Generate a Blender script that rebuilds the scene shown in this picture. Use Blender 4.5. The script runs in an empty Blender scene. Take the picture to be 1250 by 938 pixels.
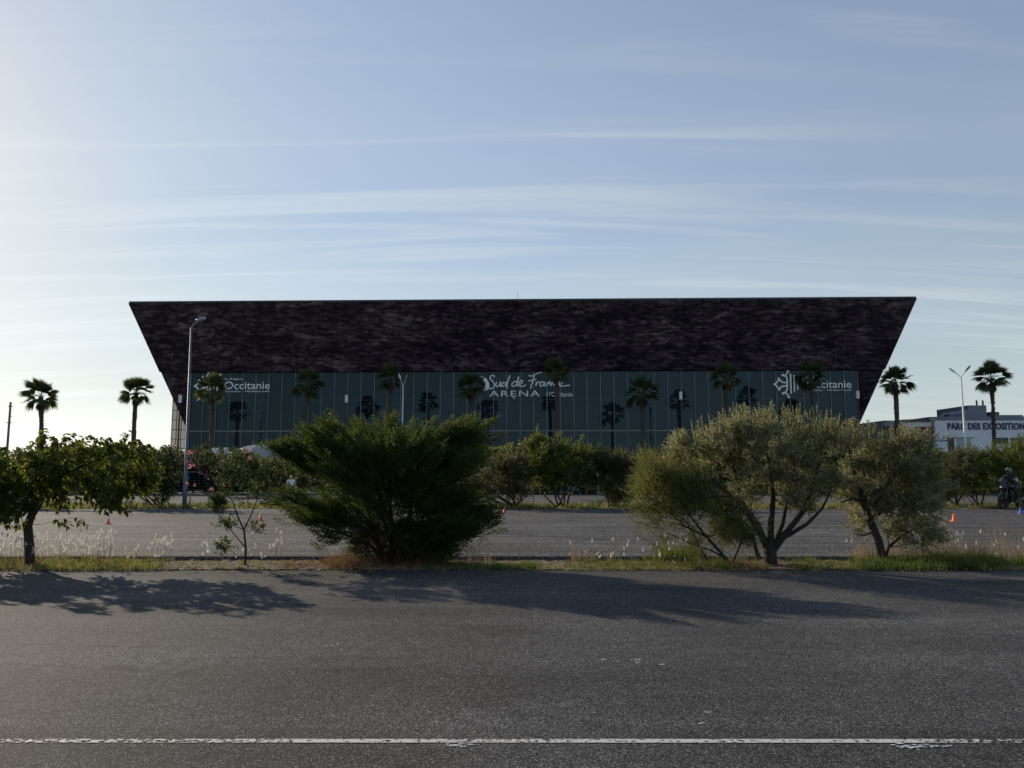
import bpy, bmesh, math, random
import numpy as np
from mathutils import Vector, Matrix

R = math.radians
F = 950.0; CX, CY = 625.0, 469.0; HOR = 577.0
PITCH = math.atan((HOR - CY) / F); CH = 1.6
scene = bpy.context.scene
COL = scene.collection
LOTZ = 0.07

# ------------------------------------------------------------------ camera helpers
def ray(x, y):
    u = (x - CX) / F; v = (CY - y) / F
    cp, sp = math.cos(PITCH), math.sin(PITCH)
    return np.array([u, cp - v * sp, sp + v * cp])
def P(x, y, Y):
    d = ray(x, y); return np.array([0, 0, CH]) + d * (Y / d[1])
def G(x, y, z=0.0):
    d = ray(x, y); return np.array([0, 0, CH]) + d * ((z - CH) / d[2])
def PX(px, Y):           # metres per photo pixel
    return px * Y / F

# ------------------------------------------------------------------ object helpers
def tag(o, label=None, cat=None, group=None, kind=None):
    if label: o['label'] = label
    if cat: o['category'] = cat
    if group: o['group'] = group
    if kind: o['kind'] = kind
    return o
def empty(name, loc, label, cat, group=None, rz=0.0):
    o = bpy.data.objects.new(name, None); COL.objects.link(o)
    o.empty_display_size = 0.2
    o.location = tuple(loc); o.rotation_euler = (0, 0, rz)
    return tag(o, label, cat, group)
def link(name, me, mat=None, parent=None, loc=(0, 0, 0)):
    o = bpy.data.objects.new(name, me); COL.objects.link(o)
    if mat is not None: me.materials.append(mat)
    if parent is not None: o.parent = parent
    o.location = tuple(loc)
    return o
def copy_tree(o, parent=None):
    c = o.copy(); COL.objects.link(c); c.parent = parent
    for ch in [k for k in scene.objects if k.parent == o]: copy_tree(ch, c)
    return c

def mesh_np(name, verts, quads=None, tris=None, smooth=False):
    verts = np.asarray(verts, dtype=np.float32).reshape(-1, 3)
    me = bpy.data.meshes.new(name)
    nq = 0 if quads is None else len(quads); nt = 0 if tris is None else len(tris)
    idx = []
    if nq: idx.append(np.asarray(quads, dtype=np.int32).ravel())
    if nt: idx.append(np.asarray(tris, dtype=np.int32).ravel())
    idx = np.concatenate(idx)
    me.vertices.add(len(verts)); me.vertices.foreach_set('co', verts.ravel())
    me.loops.add(len(idx)); me.loops.foreach_set('vertex_index', idx)
    me.polygons.add(nq + nt)
    start = np.concatenate([np.arange(nq) * 4, nq * 4 + np.arange(nt) * 3]).astype(np.int32)
    me.polygons.foreach_set('loop_start', start)
    me.polygons.foreach_set('loop_total', np.concatenate([np.full(nq, 4), np.full(nt, 3)]).astype(np.int32))
    if smooth: me.polygons.foreach_set('use_smooth', np.ones(nq + nt, dtype=bool))
    me.update(calc_edges=True); me.validate()
    return me

class MB:
    """collects boxes, tubes, prisms"""
    def __init__(s): s.v = []; s.f = []
    def add(s, vs, fs):
        o = len(s.v); s.v += [tuple(map(float, p)) for p in vs]; s.f += [tuple(i + o for i in f) for f in fs]
    def box(s, x0, y0, z0, x1, y1, z1):
        s.add([(x0,y0,z0),(x1,y0,z0),(x1,y1,z0),(x0,y1,z0),(x0,y0,z1),(x1,y0,z1),(x1,y1,z1),(x0,y1,z1)],
              [(0,3,2,1),(4,5,6,7),(0,1,5,4),(1,2,6,5),(2,3,7,6),(3,0,4,7)])
    def tube(s, pts, rad, n=8, cap=True, flat=None):
        pts = [Vector(p) for p in pts]
        if not hasattr(rad, '__len__'): rad = [rad] * len(pts)
        up = None; rings = []
        for i, p in enumerate(pts):
            a = pts[max(i - 1, 0)]; b = pts[min(i + 1, len(pts) - 1)]
            t = (b - a).normalized() if (b - a).length > 1e-9 else Vector((0, 0, 1))
            if up is None:
                up = t.orthogonal().normalized()
                if flat is not None: up = (Vector((0,1,0)) - t * t.y).normalized()
            else:
                up = (up - t * up.dot(t))
                up = up.normalized() if up.length > 1e-6 else t.orthogonal().normalized()
            sd = t.cross(up)
            k = flat if flat is not None else 1.0
            rings.append([p + (up * math.cos(q) * k + sd * math.sin(q)) * rad[i] for q in [2 * math.pi * j / n for j in range(n)]])
        vs = [v for r in rings for v in r]; fs = []
        for i in range(len(pts) - 1):
            for j in range(n):
                fs.append((i*n+j, i*n+(j+1) % n, (i+1)*n+(j+1) % n, (i+1)*n+j))
        if cap:
            fs.append(tuple(reversed(range(n)))); fs.append(tuple(range((len(pts)-1)*n, len(pts)*n)))
        s.add(vs, fs)
    def prism(s, poly, y0, y1):      # polygon in xz, extruded along y
        n = len(poly)
        vs = [(x, y0, z) for x, z in poly] + [(x, y1, z) for x, z in poly]
        fs = [tuple(range(n)), tuple(reversed(range(n, 2*n)))] + [(i, i+n, (i+1) % n + n, (i+1) % n) for i in range(n)]
        s.add(vs, fs)
    def lathe(s, prof, c=(0,0,0), n=16):
        vs = []
        for r, z in prof:
            for j in range(n):
                a = 2*math.pi*j/n; vs.append((c[0]+r*math.cos(a), c[1]+r*math.sin(a), c[2]+z))
        fs = [(i*n+j, i*n+(j+1)%n, (i+1)*n+(j+1)%n, (i+1)*n+j) for i in range(len(prof)-1) for j in range(n)]
        s.add(vs, fs)
    def build(s, name, mat, parent=None, loc=(0,0,0), smooth=False, bevel=0, rot=None):
        me = bpy.data.meshes.new(name); me.from_pydata(s.v, [], s.f)
        bm = bmesh.new(); bm.from_mesh(me); bmesh.ops.recalc_face_normals(bm, faces=bm.faces)
        if bevel: bmesh.ops.bevel(bm, geom=[e for e in bm.edges], offset=bevel, segments=2, affect='EDGES', clamp_overlap=True)
        bm.to_mesh(me); bm.free()
        if smooth:
            for p in me.polygons: p.use_smooth = True
        o = link(name, me, mat, parent, loc)
        if rot: o.rotation_euler = rot
        return o

# ------------------------------------------------------------------ materials
def newmat(name):
    m = bpy.data.materials.new(name); m.use_nodes = True
    nt = m.node_tree; nt.nodes.clear()
    out = nt.nodes.new('ShaderNodeOutputMaterial')
    return m, nt, out
def N(nt, t, **kw):
    n = nt.nodes.new(t)
    for k, v in kw.items():
        if k.startswith('i_'): n.inputs[k[2:].replace('_', ' ')].default_value = v
        else: setattr(n, k, v)
    return n
def L(nt, a, b): nt.links.new(a, b)
def ramp(nt, stops):
    n = nt.nodes.new('ShaderNodeValToRGB'); cr = n.color_ramp
    while len(cr.elements) > 1: cr.elements.remove(cr.elements[-1])
    cr.elements[0].position = stops[0][0]; cr.elements[0].color = (*stops[0][1], 1)
    for p, c in stops[1:]:
        e = cr.elements.new(p); e.color = (*c, 1)
    return n
def g3(v): return (v, v, v)
def simple(name, col, rough=0.6, metal=0.0, var=0.15, scale=8.0, bump=0.0, spec=0.5):
    m, nt, out = newmat(name)
    b = N(nt, 'ShaderNodeBsdfPrincipled'); b.inputs['Roughness'].default_value = rough
    b.inputs['Metallic'].default_value = metal; b.inputs['Specular IOR Level'].default_value = spec
    tc = N(nt, 'ShaderNodeTexCoord'); nz = N(nt, 'ShaderNodeTexNoise'); nz.inputs['Scale'].default_value = scale
    nz.inputs['Detail'].default_value = 6
    L(nt, tc.outputs['Object'], nz.inputs['Vector'])
    r = ramp(nt, [(0.3, tuple(c * (1 - var) for c in col)), (0.7, tuple(min(1, c * (1 + var)) for c in col))])
    L(nt, nz.outputs['Fac'], r.inputs[0]); L(nt, r.outputs[0], b.inputs['Base Color'])
    if bump:
        bp = N(nt, 'ShaderNodeBump'); bp.inputs['Strength'].default_value = bump; bp.inputs['Distance'].default_value = 0.02
        L(nt, nz.outputs['Fac'], bp.inputs['Height']); L(nt, bp.outputs[0], b.inputs['Normal'])
    L(nt, b.outputs[0], out.inputs[0]); return m

def leafmat(name, cols, trans=0.4, rough=0.5, tcol=(0.25, 0.32, 0.05), spec=0.35):
    m, nt, out = newmat(name)
    geo = N(nt, 'ShaderNodeNewGeometry')
    tc = N(nt, 'ShaderNodeTexCoord'); nz = N(nt, 'ShaderNodeTexNoise'); nz.inputs['Scale'].default_value = 1.7; nz.inputs['Detail'].default_value = 3
    L(nt, tc.outputs['Object'], nz.inputs['Vector'])
    mx = N(nt, 'ShaderNodeMath', operation='MULTIPLY_ADD'); mx.inputs[1].default_value = 0.55
    L(nt, geo.outputs['Random Per Island'], mx.inputs[0])
    m2 = N(nt, 'ShaderNodeMath', operation='MULTIPLY'); m2.inputs[1].default_value = 0.5
    L(nt, nz.outputs['Fac'], m2.inputs[0]); L(nt, m2.outputs[0], mx.inputs[2])
    n = len(cols); r = ramp(nt, [(0.1 + 0.8 * i / (n - 1), c) for i, c in enumerate(cols)])
    L(nt, mx.outputs[0], r.inputs[0])
    b = N(nt, 'ShaderNodeBsdfPrincipled'); b.inputs['Roughness'].default_value = rough; b.inputs['Specular IOR Level'].default_value = spec
    L(nt, r.outputs[0], b.inputs['Base Color'])
    t = N(nt, 'ShaderNodeBsdfTranslucent')
    mc = N(nt, 'ShaderNodeMixRGB', blend_type='MIX'); mc.inputs[0].default_value = 0.55; mc.inputs[2].default_value = (*tcol, 1)
    L(nt, r.outputs[0], mc.inputs[1]); L(nt, mc.outputs[0], t.inputs['Color'])
    ms = N(nt, 'ShaderNodeMixShader'); ms.inputs[0].default_value = trans
    L(nt, b.outputs[0], ms.inputs[1]); L(nt, t.outputs[0], ms.inputs[2]); L(nt, ms.outputs[0], out.inputs[0])
    return m

def asphalt(name, base, coarse, streak, far=False):
    m, nt, out = newmat(name)
    b = N(nt, 'ShaderNodeBsdfPrincipled'); b.inputs['Roughness'].default_value = 0.85; b.inputs['Specular IOR Level'].default_value = 0.1
    geo = N(nt, 'ShaderNodeNewGeometry')
    # aggregate stones
    vo = N(nt, 'ShaderNodeTexVoronoi'); vo.inputs['Scale'].default_value = coarse
    L(nt, geo.outputs['Position'], vo.inputs['Vector'])
    sx = N(nt, 'ShaderNodeSeparateColor'); L(nt, vo.outputs['Color'], sx.inputs[0])
    r1 = ramp(nt, [(0.0, g3(base*0.2)), (0.35, g3(base*0.6)), (0.7, g3(base*1.15)), (0.88, (base*2.0, base*1.97, base*1.9)), (1.0, (base*5.5, base*5.4, base*5.1))])
    L(nt, sx.outputs[0], r1.inputs[0])
    # patches + long wear streaks running across the lot
    n1 = N(nt, 'ShaderNodeTexNoise'); n1.inputs['Scale'].default_value = 0.35; n1.inputs['Detail'].default_value = 5
    L(nt, geo.outputs['Position'], n1.inputs['Vector'])
    mp = N(nt, 'ShaderNodeMapping'); mp.inputs['Scale'].default_value = (0.035, streak, 1)
    L(nt, geo.outputs['Position'], mp.inputs['Vector'])
    n2 = N(nt, 'ShaderNodeTexNoise'); n2.inputs['Scale'].default_value = 1.0; n2.inputs['Detail'].default_value = 4; n2.inputs['Roughness'].default_value = 0.6
    L(nt, mp.outputs[0], n2.inputs['Vector'])
    n3 = N(nt, 'ShaderNodeTexNoise'); n3.inputs['Scale'].default_value = 6; n3.inputs['Detail'].default_value = 6
    L(nt, geo.outputs['Position'], n3.inputs['Vector'])
    ra = ramp(nt, [(0.3, g3(0.72)), (0.7, g3(1.25))]); L(nt, n1.outputs['Fac'], ra.inputs[0])
    k = (0.60, 1.42) if far else (0.8, 1.22)
    rb = ramp(nt, [(0.32, g3(k[0])), (0.68, g3(k[1]))]); L(nt, n2.outputs['Fac'], rb.inputs[0])
    rc = ramp(nt, [(0.3, g3(0.85)), (0.7, g3(1.15))]); L(nt, n3.outputs['Fac'], rc.inputs[0])
    # old oil and tyre stains
    n4 = N(nt, 'ShaderNodeTexNoise'); n4.inputs['Scale'].default_value = 0.9; n4.inputs['Detail'].default_value = 3; n4.inputs['Distortion'].default_value = 1.2
    mo = N(nt, 'ShaderNodeMapping'); mo.inputs['Scale'].default_value = (.45, 1, 1); mo.inputs['Location'].default_value = (3, 9, 0); L(nt, geo.outputs['Position'], mo.inputs['Vector']); L(nt, mo.outputs[0], n4.inputs['Vector'])
    rd_ = ramp(nt, [(0.60, g3(1.0)), (0.72, g3(0.72))]); L(nt, n4.outputs['Fac'], rd_.inputs[0])
    prev = r1.outputs[0]
    for q in (ra, rb, rc, rd_):
        mm = N(nt, 'ShaderNodeMixRGB', blend_type='MULTIPLY'); mm.inputs[0].default_value = 1.0
        L(nt, prev, mm.inputs[1]); L(nt, q.outputs[0], mm.inputs[2]); prev = mm.outputs[0]
    tint = N(nt, 'ShaderNodeMixRGB', blend_type='MULTIPLY'); tint.inputs[0].default_value = 1.0; tint.inputs[2].default_value = (1.0, 0.985, 0.99, 1)
    L(nt, prev, tint.inputs[1]); L(nt, tint.outputs[0], b.inputs['Base Color'])
    bp = N(nt, 'ShaderNodeBump'); bp.inputs['Strength'].default_value = 0.45 if not far else 0.06; bp.inputs['Distance'].default_value = 0.004 if not far else 0.002
    ad = N(nt, 'ShaderNodeMath', operation='ADD'); L(nt, sx.outputs[1], ad.inputs[0]); L(nt, n3.outputs['Fac'], ad.inputs[1])
    L(nt, ad.outputs[0], bp.inputs['Height']); L(nt, bp.outputs[0], b.inputs['Normal'])
    L(nt, b.outputs[0], out.inputs[0]); return m

def paintmat():
    m, nt, out = newmat('worn_white_paint')
    b = N(nt, 'ShaderNodeBsdfPrincipled'); b.inputs['Roughness'].default_value = 0.7
    b.inputs['Base Color'].default_value = (0.5, 0.49, 0.46, 1)
    geo = N(nt, 'ShaderNodeNewGeometry')
    vo = N(nt, 'ShaderNodeTexNoise'); vo.inputs['Scale'].default_value = 26; vo.inputs['Detail'].default_value = 5; vo.inputs['Roughness'].default_value = 0.75
    L(nt, geo.outputs['Position'], vo.inputs['Vector'])
    n1 = N(nt, 'ShaderNodeTexNoise'); n1.inputs['Scale'].default_value = 1.1; n1.inputs['Detail'].default_value = 2
    L(nt, geo.outputs['Position'], n1.inputs['Vector'])
    sp = N(nt, 'ShaderNodeSeparateXYZ'); L(nt, geo.outputs['Position'], sp.inputs[0])
    ab = N(nt, 'ShaderNodeMath', operation='ABSOLUTE')   # more wear away from the middle of the bay
    sh = N(nt, 'ShaderNodeMath', operation='SUBTRACT'); sh.inputs[1].default_value = 0.3; L(nt, sp.outputs[0], sh.inputs[0]); L(nt, sh.outputs[0], ab.inputs[0])
    mr = N(nt, 'ShaderNodeMapRange'); mr.inputs[1].default_value = 1.9; mr.inputs[2].default_value = 3.4; mr.inputs[3].default_value = 0.0; mr.inputs[4].default_value = 0.11
    L(nt, ab.outputs[0], mr.inputs[0])
    a1 = N(nt, 'ShaderNodeMath', operation='MULTIPLY_ADD'); a1.inputs[1].default_value = 0.25; L(nt, n1.outputs['Fac'], a1.inputs[0]); L(nt, vo.outputs['Fac'], a1.inputs[2])
    a2 = N(nt, 'ShaderNodeMath', operation='SUBTRACT'); L(nt, a1.outputs[0], a2.inputs[0]); L(nt, mr.outputs[0], a2.inputs[1])
    th = ramp(nt, [(0.555, g3(0)), (0.585, g3(1))]); L(nt, a2.outputs[0], th.inputs[0])
    tr = N(nt, 'ShaderNodeBsdfTransparent'); ms = N(nt, 'ShaderNodeMixShader')
    L(nt, th.outputs[0], ms.inputs[0]); L(nt, tr.outputs[0], ms.inputs[1]); L(nt, b.outputs[0], ms.inputs[2]); L(nt, ms.outputs[0], out.inputs[0])
    return m

def claddingmat():
    m, nt, out = newmat('dark_mottled_cladding')
    b = N(nt, 'ShaderNodeBsdfPrincipled'); b.inputs['Roughness'].default_value = 0.42; b.inputs['Specular IOR Level'].default_value = 0.3
    tc = N(nt, 'ShaderNodeTexCoord')
    mp = N(nt, 'ShaderNodeMapping'); mp.inputs['Scale'].default_value = (0.14, 0.14, 0.40)
    L(nt, tc.outputs['Object'], mp.inputs['Vector'])
    n1 = N(nt, 'ShaderNodeTexNoise'); n1.inputs['Scale'].default_value = 1.0; n1.inputs['Detail'].default_value = 9; n1.inputs['Roughness'].default_value = 0.75; n1.inputs['Distortion'].default_value = 0.6
    L(nt, mp.outputs[0], n1.inputs['Vector'])
    mp2 = N(nt, 'ShaderNodeMapping'); mp2.inputs['Scale'].default_value = (1.1, 1.1, 3.0)
    L(nt, tc.outputs['Object'], mp2.inputs['Vector'])
    v = N(nt, 'ShaderNodeTexVoronoi'); v.inputs['Scale'].default_value = 1.0; v.inputs['Randomness'].default_value = 1.0
    L(nt, mp2.outputs[0], v.inputs['Vector'])
    sc = N(nt, 'ShaderNodeSeparateColor'); L(nt, v.outputs['Color'], sc.inputs[0])
    add = N(nt, 'ShaderNodeMath', operation='MULTIPLY_ADD'); add.inputs[1].default_value = 0.25
    L(nt, sc.outputs[0], add.inputs[0]); L(nt, n1.outputs['Fac'], add.inputs[2])
    r = ramp(nt, [(0.47, (0.006, 0.003, 0.009)), (0.56, (0.016, 0.009, 0.018)), (0.66, (0.042, 0.029, 0.036)), (0.74, (0.075, 0.055, 0.062)), (0.83, (0.15, 0.12, 0.125))])
    L(nt, add.outputs[0], r.inputs[0])
    mp3 = N(nt, 'ShaderNodeMapping'); mp3.inputs['Rotation'].default_value = (R(90), 0, 0); L(nt, tc.outputs['Object'], mp3.inputs['Vector'])
    br = N(nt, 'ShaderNodeTexBrick'); br.inputs['Scale'].default_value = 1.0; br.inputs['Mortar Size'].default_value = .02; br.inputs['Brick Width'].default_value = 2.4; br.inputs['Row Height'].default_value = .6
    br.inputs['Color1'].default_value = (1.25, 1.2, 1.2, 1); br.inputs['Color2'].default_value = (.75, .75, .78, 1); br.inputs['Mortar'].default_value = (.2, .2, .2, 1); L(nt, mp3.outputs[0], br.inputs['Vector'])
    mb_ = N(nt, 'ShaderNodeMixRGB', blend_type='MULTIPLY'); mb_.inputs[0].default_value = 1; L(nt, r.outputs[0], mb_.inputs[1]); L(nt, br.outputs['Color'], mb_.inputs[2]); L(nt, mb_.outputs[0], b.inputs['Base Color'])
    L(nt, b.outputs[0], out.inputs[0]); return m

def glassmat(name, tint, refl=0.12, rough=0.015):
    m, nt, out = newmat(name)
    t = N(nt, 'ShaderNodeBsdfTransparent'); t.inputs[0].default_value = (*tint, 1)
    g = N(nt, 'ShaderNodeBsdfGlossy'); g.inputs['Roughness'].default_value = rough; g.inputs['Color'].default_value = (0.6, 0.86, 1.0, 1)
    lw = N(nt, 'ShaderNodeLayerWeight'); lw.inputs[0].default_value = 0.3
    mr = N(nt, 'ShaderNodeMapRange'); mr.inputs[3].default_value = refl; mr.inputs[4].default_value = 1.0
    pw = N(nt, 'ShaderNodeMath', operation='POWER'); pw.inputs[1].default_value = 3.0
    L(nt, lw.outputs['Facing'], pw.inputs[0]); L(nt, pw.outputs[0], mr.inputs[0])
    ms = N(nt, 'ShaderNodeMixShader'); L(nt, mr.outputs[0], ms.inputs[0]); L(nt, t.outputs[0], ms.inputs[1]); L(nt, g.outputs[0], ms.inputs[2])
    # uneven bluish colour veil, put in so dark reflections on the panes read lighter
    df = N(nt, 'ShaderNodeBsdfDiffuse'); df.inputs[0].default_value = (0.15, 0.23, 0.30, 1); m2 = N(nt, 'ShaderNodeMixShader')
    tc = N(nt, 'ShaderNodeTexCoord'); nz = N(nt, 'ShaderNodeTexNoise'); nz.inputs['Scale'].default_value = .35; nz.inputs['Detail'].default_value = 5; oi = N(nt, 'ShaderNodeObjectInfo')
    L(nt, tc.outputs['Object'], nz.inputs['Vector']); ad = N(nt, 'ShaderNodeMath', operation='MULTIPLY_ADD'); ad.inputs[1].default_value = .05; L(nt, oi.outputs['Random'], ad.inputs[0]); 
    sc_ = N(nt, 'ShaderNodeMath', operation='MULTIPLY'); sc_.inputs[1].default_value = .08; L(nt, nz.outputs['Fac'], sc_.inputs[0]); L(nt, sc_.outputs[0], ad.inputs[2])
    L(nt, ad.outputs[0], m2.inputs[0]); L(nt, ms.outputs[0], m2.inputs[1]); L(nt, df.outputs[0], m2.inputs[2])
    L(nt, m2.outputs[0], out.inputs[0]); return m

M = dict(
    near_asphalt=asphalt('near_asphalt', 0.061, 150, 0.9),
    far_asphalt=asphalt('far_asphalt', 0.072, 60, 2.3, True),
    road=asphalt('pale_road', 0.075, 40, 0.5, True),
    paint=paintmat(), clad=claddingmat(),
    glass=glassmat('curtain_glass', (0.26, 0.36, 0.44), 0.026),
    gallery=glassmat('gallery_glass', (0.55, 0.5, 0.46), 0.10, 0.2),
    bark=simple('bark', (0.032, 0.025, 0.021), 0.95, var=0.5, scale=30, bump=0.8),
    palm_bark=simple('palm_bark', (0.07, 0.052, 0.042), 0.95, var=0.45, scale=9, bump=0.8),
    dirt=simple('verge_dirt', (0.105, 0.072, 0.048), 0.98, var=0.5, scale=7, bump=0.9),
    earth=simple('dry_ground', (0.14, 0.12, 0.075), 0.98, var=0.35, scale=0.8, bump=0.4),
    olive=leafmat('olive_leaf', [(0.028,0.034,0.018),(0.095,0.104,0.052),(0.22,0.22,0.125),(0.5,0.48,0.33)], 0.46, 0.5, (0.44,0.42,0.14), .45),  # dark and pale ends of the ramp imitate crown shade and leaf sparkle
    broom=leafmat('broom_leaf', [(0.032,0.045,0.014),(0.085,0.10,0.032),(0.20,0.215,0.08)], 0.48, 0.6, (0.28,0.29,0.07), .2),
    conifer=leafmat('conifer_leaf', [(0.008,0.018,0.008),(0.02,0.04,0.014),(0.075,0.11,0.03)], 0.38, 0.6, (0.19,0.25,0.03), 0.25),
    broad=leafmat('broad_leaf', [(0.024,0.040,0.010),(0.05,0.072,0.016),(0.095,0.115,0.028)], 0.48, 0.55, (0.26,0.28,0.03), .25),
    oleander=leafmat('oleander_leaf', [(0.018,0.032,0.013),(0.04,0.06,0.022),(0.07,0.09,0.035)], 0.38, 0.62, (0.14,0.19,0.04), .2),
    bright=leafmat('bright_leaf', [(0.024,0.04,0.010),(0.06,0.088,0.022),(0.15,0.19,0.05)], 0.38, 0.55, (0.34,0.38,0.06), .25),
    grey_olive=leafmat('grey_leaf', [(0.036,0.042,0.02),(0.075,0.08,0.038),(0.13,0.13,0.06)], 0.38, 0.5, (0.22,0.21,0.07)),
    dark_leaf=leafmat('dark_leaf', [(0.014,0.02,0.010),(0.03,0.04,0.018),(0.055,0.065,0.025)], 0.35, 0.5, (0.12,0.14,0.03)),
    purple_leaf=leafmat('purple_leaf', [(0.06,0.05,0.035),(0.09,0.06,0.06),(0.13,0.08,0.11)], 0.35, 0.5, (0.22,0.10,0.16)),
    palm=leafmat('palm_frond', [(0.022,0.034,0.013),(0.045,0.062,0.022),(0.085,0.10,0.04)], 0.3, 0.6, (0.13,0.16,0.04), .15),
    dead=leafmat('dead_frond', [(0.06,0.045,0.03),(0.12,0.085,0.05)], 0.2, 0.8, (0.15,0.1,0.05)),
    grass_y=leafmat('yellow_grass', [(0.10,0.095,0.03),(0.21,0.19,0.06),(0.30,0.26,0.11)], 0.45, 0.7, (0.36,0.33,0.10)),
    grass_g=leafmat('green_grass', [(0.03,0.05,0.012),(0.055,0.085,0.018),(0.10,0.13,0.035)], 0.45, 0.6, (0.19,0.24,0.04)),
    seed=leafmat('seed_head', [(0.6,0.56,0.5),(0.8,0.77,0.72)], 0.5, 0.8, (0.9,0.87,0.8)),
    straw=leafmat('straw', [(0.16,0.12,0.065),(0.28,0.21,0.12),(0.38,0.3,0.18)], 0.4, 0.8, (0.36,0.26,0.14)),
    brown=leafmat('dead_brush', [(0.08,0.05,0.03),(0.17,0.10,0.055),(0.28,0.18,0.10)], 0.3, 0.85, (0.32,0.18,0.08)),
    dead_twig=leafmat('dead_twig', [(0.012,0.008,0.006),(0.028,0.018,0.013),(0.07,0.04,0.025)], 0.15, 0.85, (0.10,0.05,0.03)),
    litter=leafmat('litter', [(0.05,0.03,0.02),(0.12,0.08,0.05),(0.24,0.18,0.11),(0.4,0.34,0.25)], 0.15, 0.85, (0.2,0.12,0.06)),
    pink=leafmat('pink_petal', [(0.62,0.13,0.15),(0.78,0.3,0.3),(0.8,0.5,0.46)], 0.4, 0.6, (0.8,0.25,0.25)),
    galv=simple('galvanised_steel', (0.24, 0.29, 0.33), 0.5, 0.25, 0.1),
    post_grey=simple('post_grey', (0.10, 0.13, 0.16), 0.5, 0.2, 0.1),
    white_metal=simple('white_metal', (0.62, 0.63, 0.64), 0.4, 0.1, 0.05),
    black_metal=simple('black_metal', (0.015, 0.015, 0.017), 0.45, 0.2, 0.1),
    lamp_white=simple('lamp_white', (0.8, 0.8, 0.8), 0.3, 0, 0.03),
    mullion=simple('mullion_metal', (0.17, 0.18, 0.18), 0.45, 0.3, 0.08),
    trim=simple('roof_trim', (0.06, 0.065, 0.08), 0.4, 0.5, 0.1),
    sign=simple('sign_white', (0.72, 0.74, 0.78), 0.5, 0, 0.03),
    conc=simple('concrete', (0.34, 0.33, 0.31), 0.85, 0, 0.12, 1.5),
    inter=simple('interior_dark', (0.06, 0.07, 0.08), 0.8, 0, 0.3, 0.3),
    column=simple('interior_column', (0.5, 0.5, 0.47), 0.7, 0, 0.05),
    roof=simple('roof_membrane', (0.12, 0.12, 0.12), 0.9, 0, 0.2, 0.3),
    dome=simple('dome_membrane', (0.24, 0.26, 0.25), 0.45, 0.0, 0.06, 0.8),
    render=simple('white_render', (0.74, 0.77, 0.80), 0.8, 0, 0.08, 0.7),
    bluegrey=simple('blue_grey_sheet', (0.17, 0.2, 0.24), 0.6, 0.1, 0.12, 1.0),
    navy=simple('navy_paint', (0.015, 0.03, 0.09), 0.5, 0, 0.05),
    red=simple('red_poster', (0.14, 0.008, 0.03), 0.5, 0, 0.15, 0.8),
    door=simple('door_dark', (0.03, 0.035, 0.045), 0.4, 0, 0.1),
    pale_door=simple('door_pale', (0.42, 0.44, 0.47), 0.6, 0, 0.06),
    cone_red=simple('cone_red', (0.75, 0.07, 0.05), 0.5, 0, 0.06),
    cone_orange=simple('cone_orange', (0.85, 0.17, 0.04), 0.5, 0, 0.06),
    cone_blue=simple('cone_blue', (0.05, 0.12, 0.5), 0.5, 0, 0.06),
    wood=simple('weathered_wood', (0.2, 0.16, 0.13), 0.9, 0, 0.2, 12),
    rubber=simple('rubber', (0.012, 0.012, 0.012), 0.8, 0, 0.1),
    chrome=simple('chrome', (0.12, 0.12, 0.12), 0.3, 1.0, 0.05),
    blackpaint=simple('black_paint', (0.012, 0.012, 0.015), 0.25, 0, 0.05),
    leather=simple('black_textile', (0.016, 0.016, 0.018), 0.7, 0, 0.2),
    grey_cloth=simple('grey_textile', (0.35, 0.33, 0.30), 0.8, 0, 0.1),
    helmet=simple('helmet_shell', (0.12, 0.12, 0.125), 0.2, 0, 0.03),
    visor=simple('visor', (0.02, 0.02, 0.025), 0.08, 0, 0.02),
    skin=simple('skin', (0.48, 0.28, 0.2), 0.6, 0, 0.05),
    hair=simple('blond_hair', (0.42, 0.27, 0.10), 0.6, 0, 0.2, 40),
    shirt=simple('pale_blue_shirt', (0.62, 0.68, 0.78), 0.85, 0, 0.05),
    jeans=simple('grey_trousers', (0.16, 0.17, 0.2), 0.85, 0, 0.1),
    stone=simple('pale_stone', (0.42, 0.40, 0.36), 0.9, 0, 0.2, 20, 0.5),
    hill=simple('far_hill', (0.06, 0.07, 0.05), 0.95, 0, 0.3, 0.02),
)

# ------------------------------------------------------------------ ground
def sheet(name, x0, y0, x1, y1, z, mat, nx=1, ny=1, amp=0.0, seed=1, edge=0.0):
    xs = np.linspace(x0, x1, nx + 1); ys = np.linspace(y0, y1, ny + 1)
    X, Y = np.meshgrid(xs, ys); rng = np.random.default_rng(seed)
    Z = np.full_like(X, z) + rng.normal(0, amp, X.shape) if amp else np.full_like(X, z)
    if edge:
        w = np.cumsum(rng.normal(0, edge * 0.35, nx + 1)); w -= np.linspace(w[0], w[-1], nx + 1)
        w = np.clip(w, -edge, edge) + rng.normal(0, edge * 0.25, nx + 1); Y[0] += w
    V = np.stack([X, Y, Z], -1).reshape(-1, 3)
    q = [(j*(nx+1)+i, j*(nx+1)+i+1, (j+1)*(nx+1)+i+1, (j+1)*(nx+1)+i) for j in range(ny) for i in range(nx)]
    o = link(name, mesh_np(name, V, q), mat); tag(o, kind='structure'); return o
YE = G(625, 697.5)[1]        # far edge of the near lot
YK = G(625, 685.0)[1]        # near edge of the far lot
YF = G(625, 621.5, LOTZ)[1]     # far edge of the far lot
sheet('ground', -2500, -300, 2500, 3000, -0.05, M['earth'], 4, 4)
sheet('near_car_park', -60, -40, 60, YE + 0.25, 0.0, M['near_asphalt'])
sheet('verge_soil', -60, YE, 60, YK + 0.4, 0.012, M['dirt'], 1500, 14, 0.008, 3, 0.13)
sheet('far_verge_soil', -120, YF - 0.2, 120, YF + 3.2, LOTZ + 0.006, M['earth'], 500, 6, 0.01, 5, 0.12)
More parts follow.
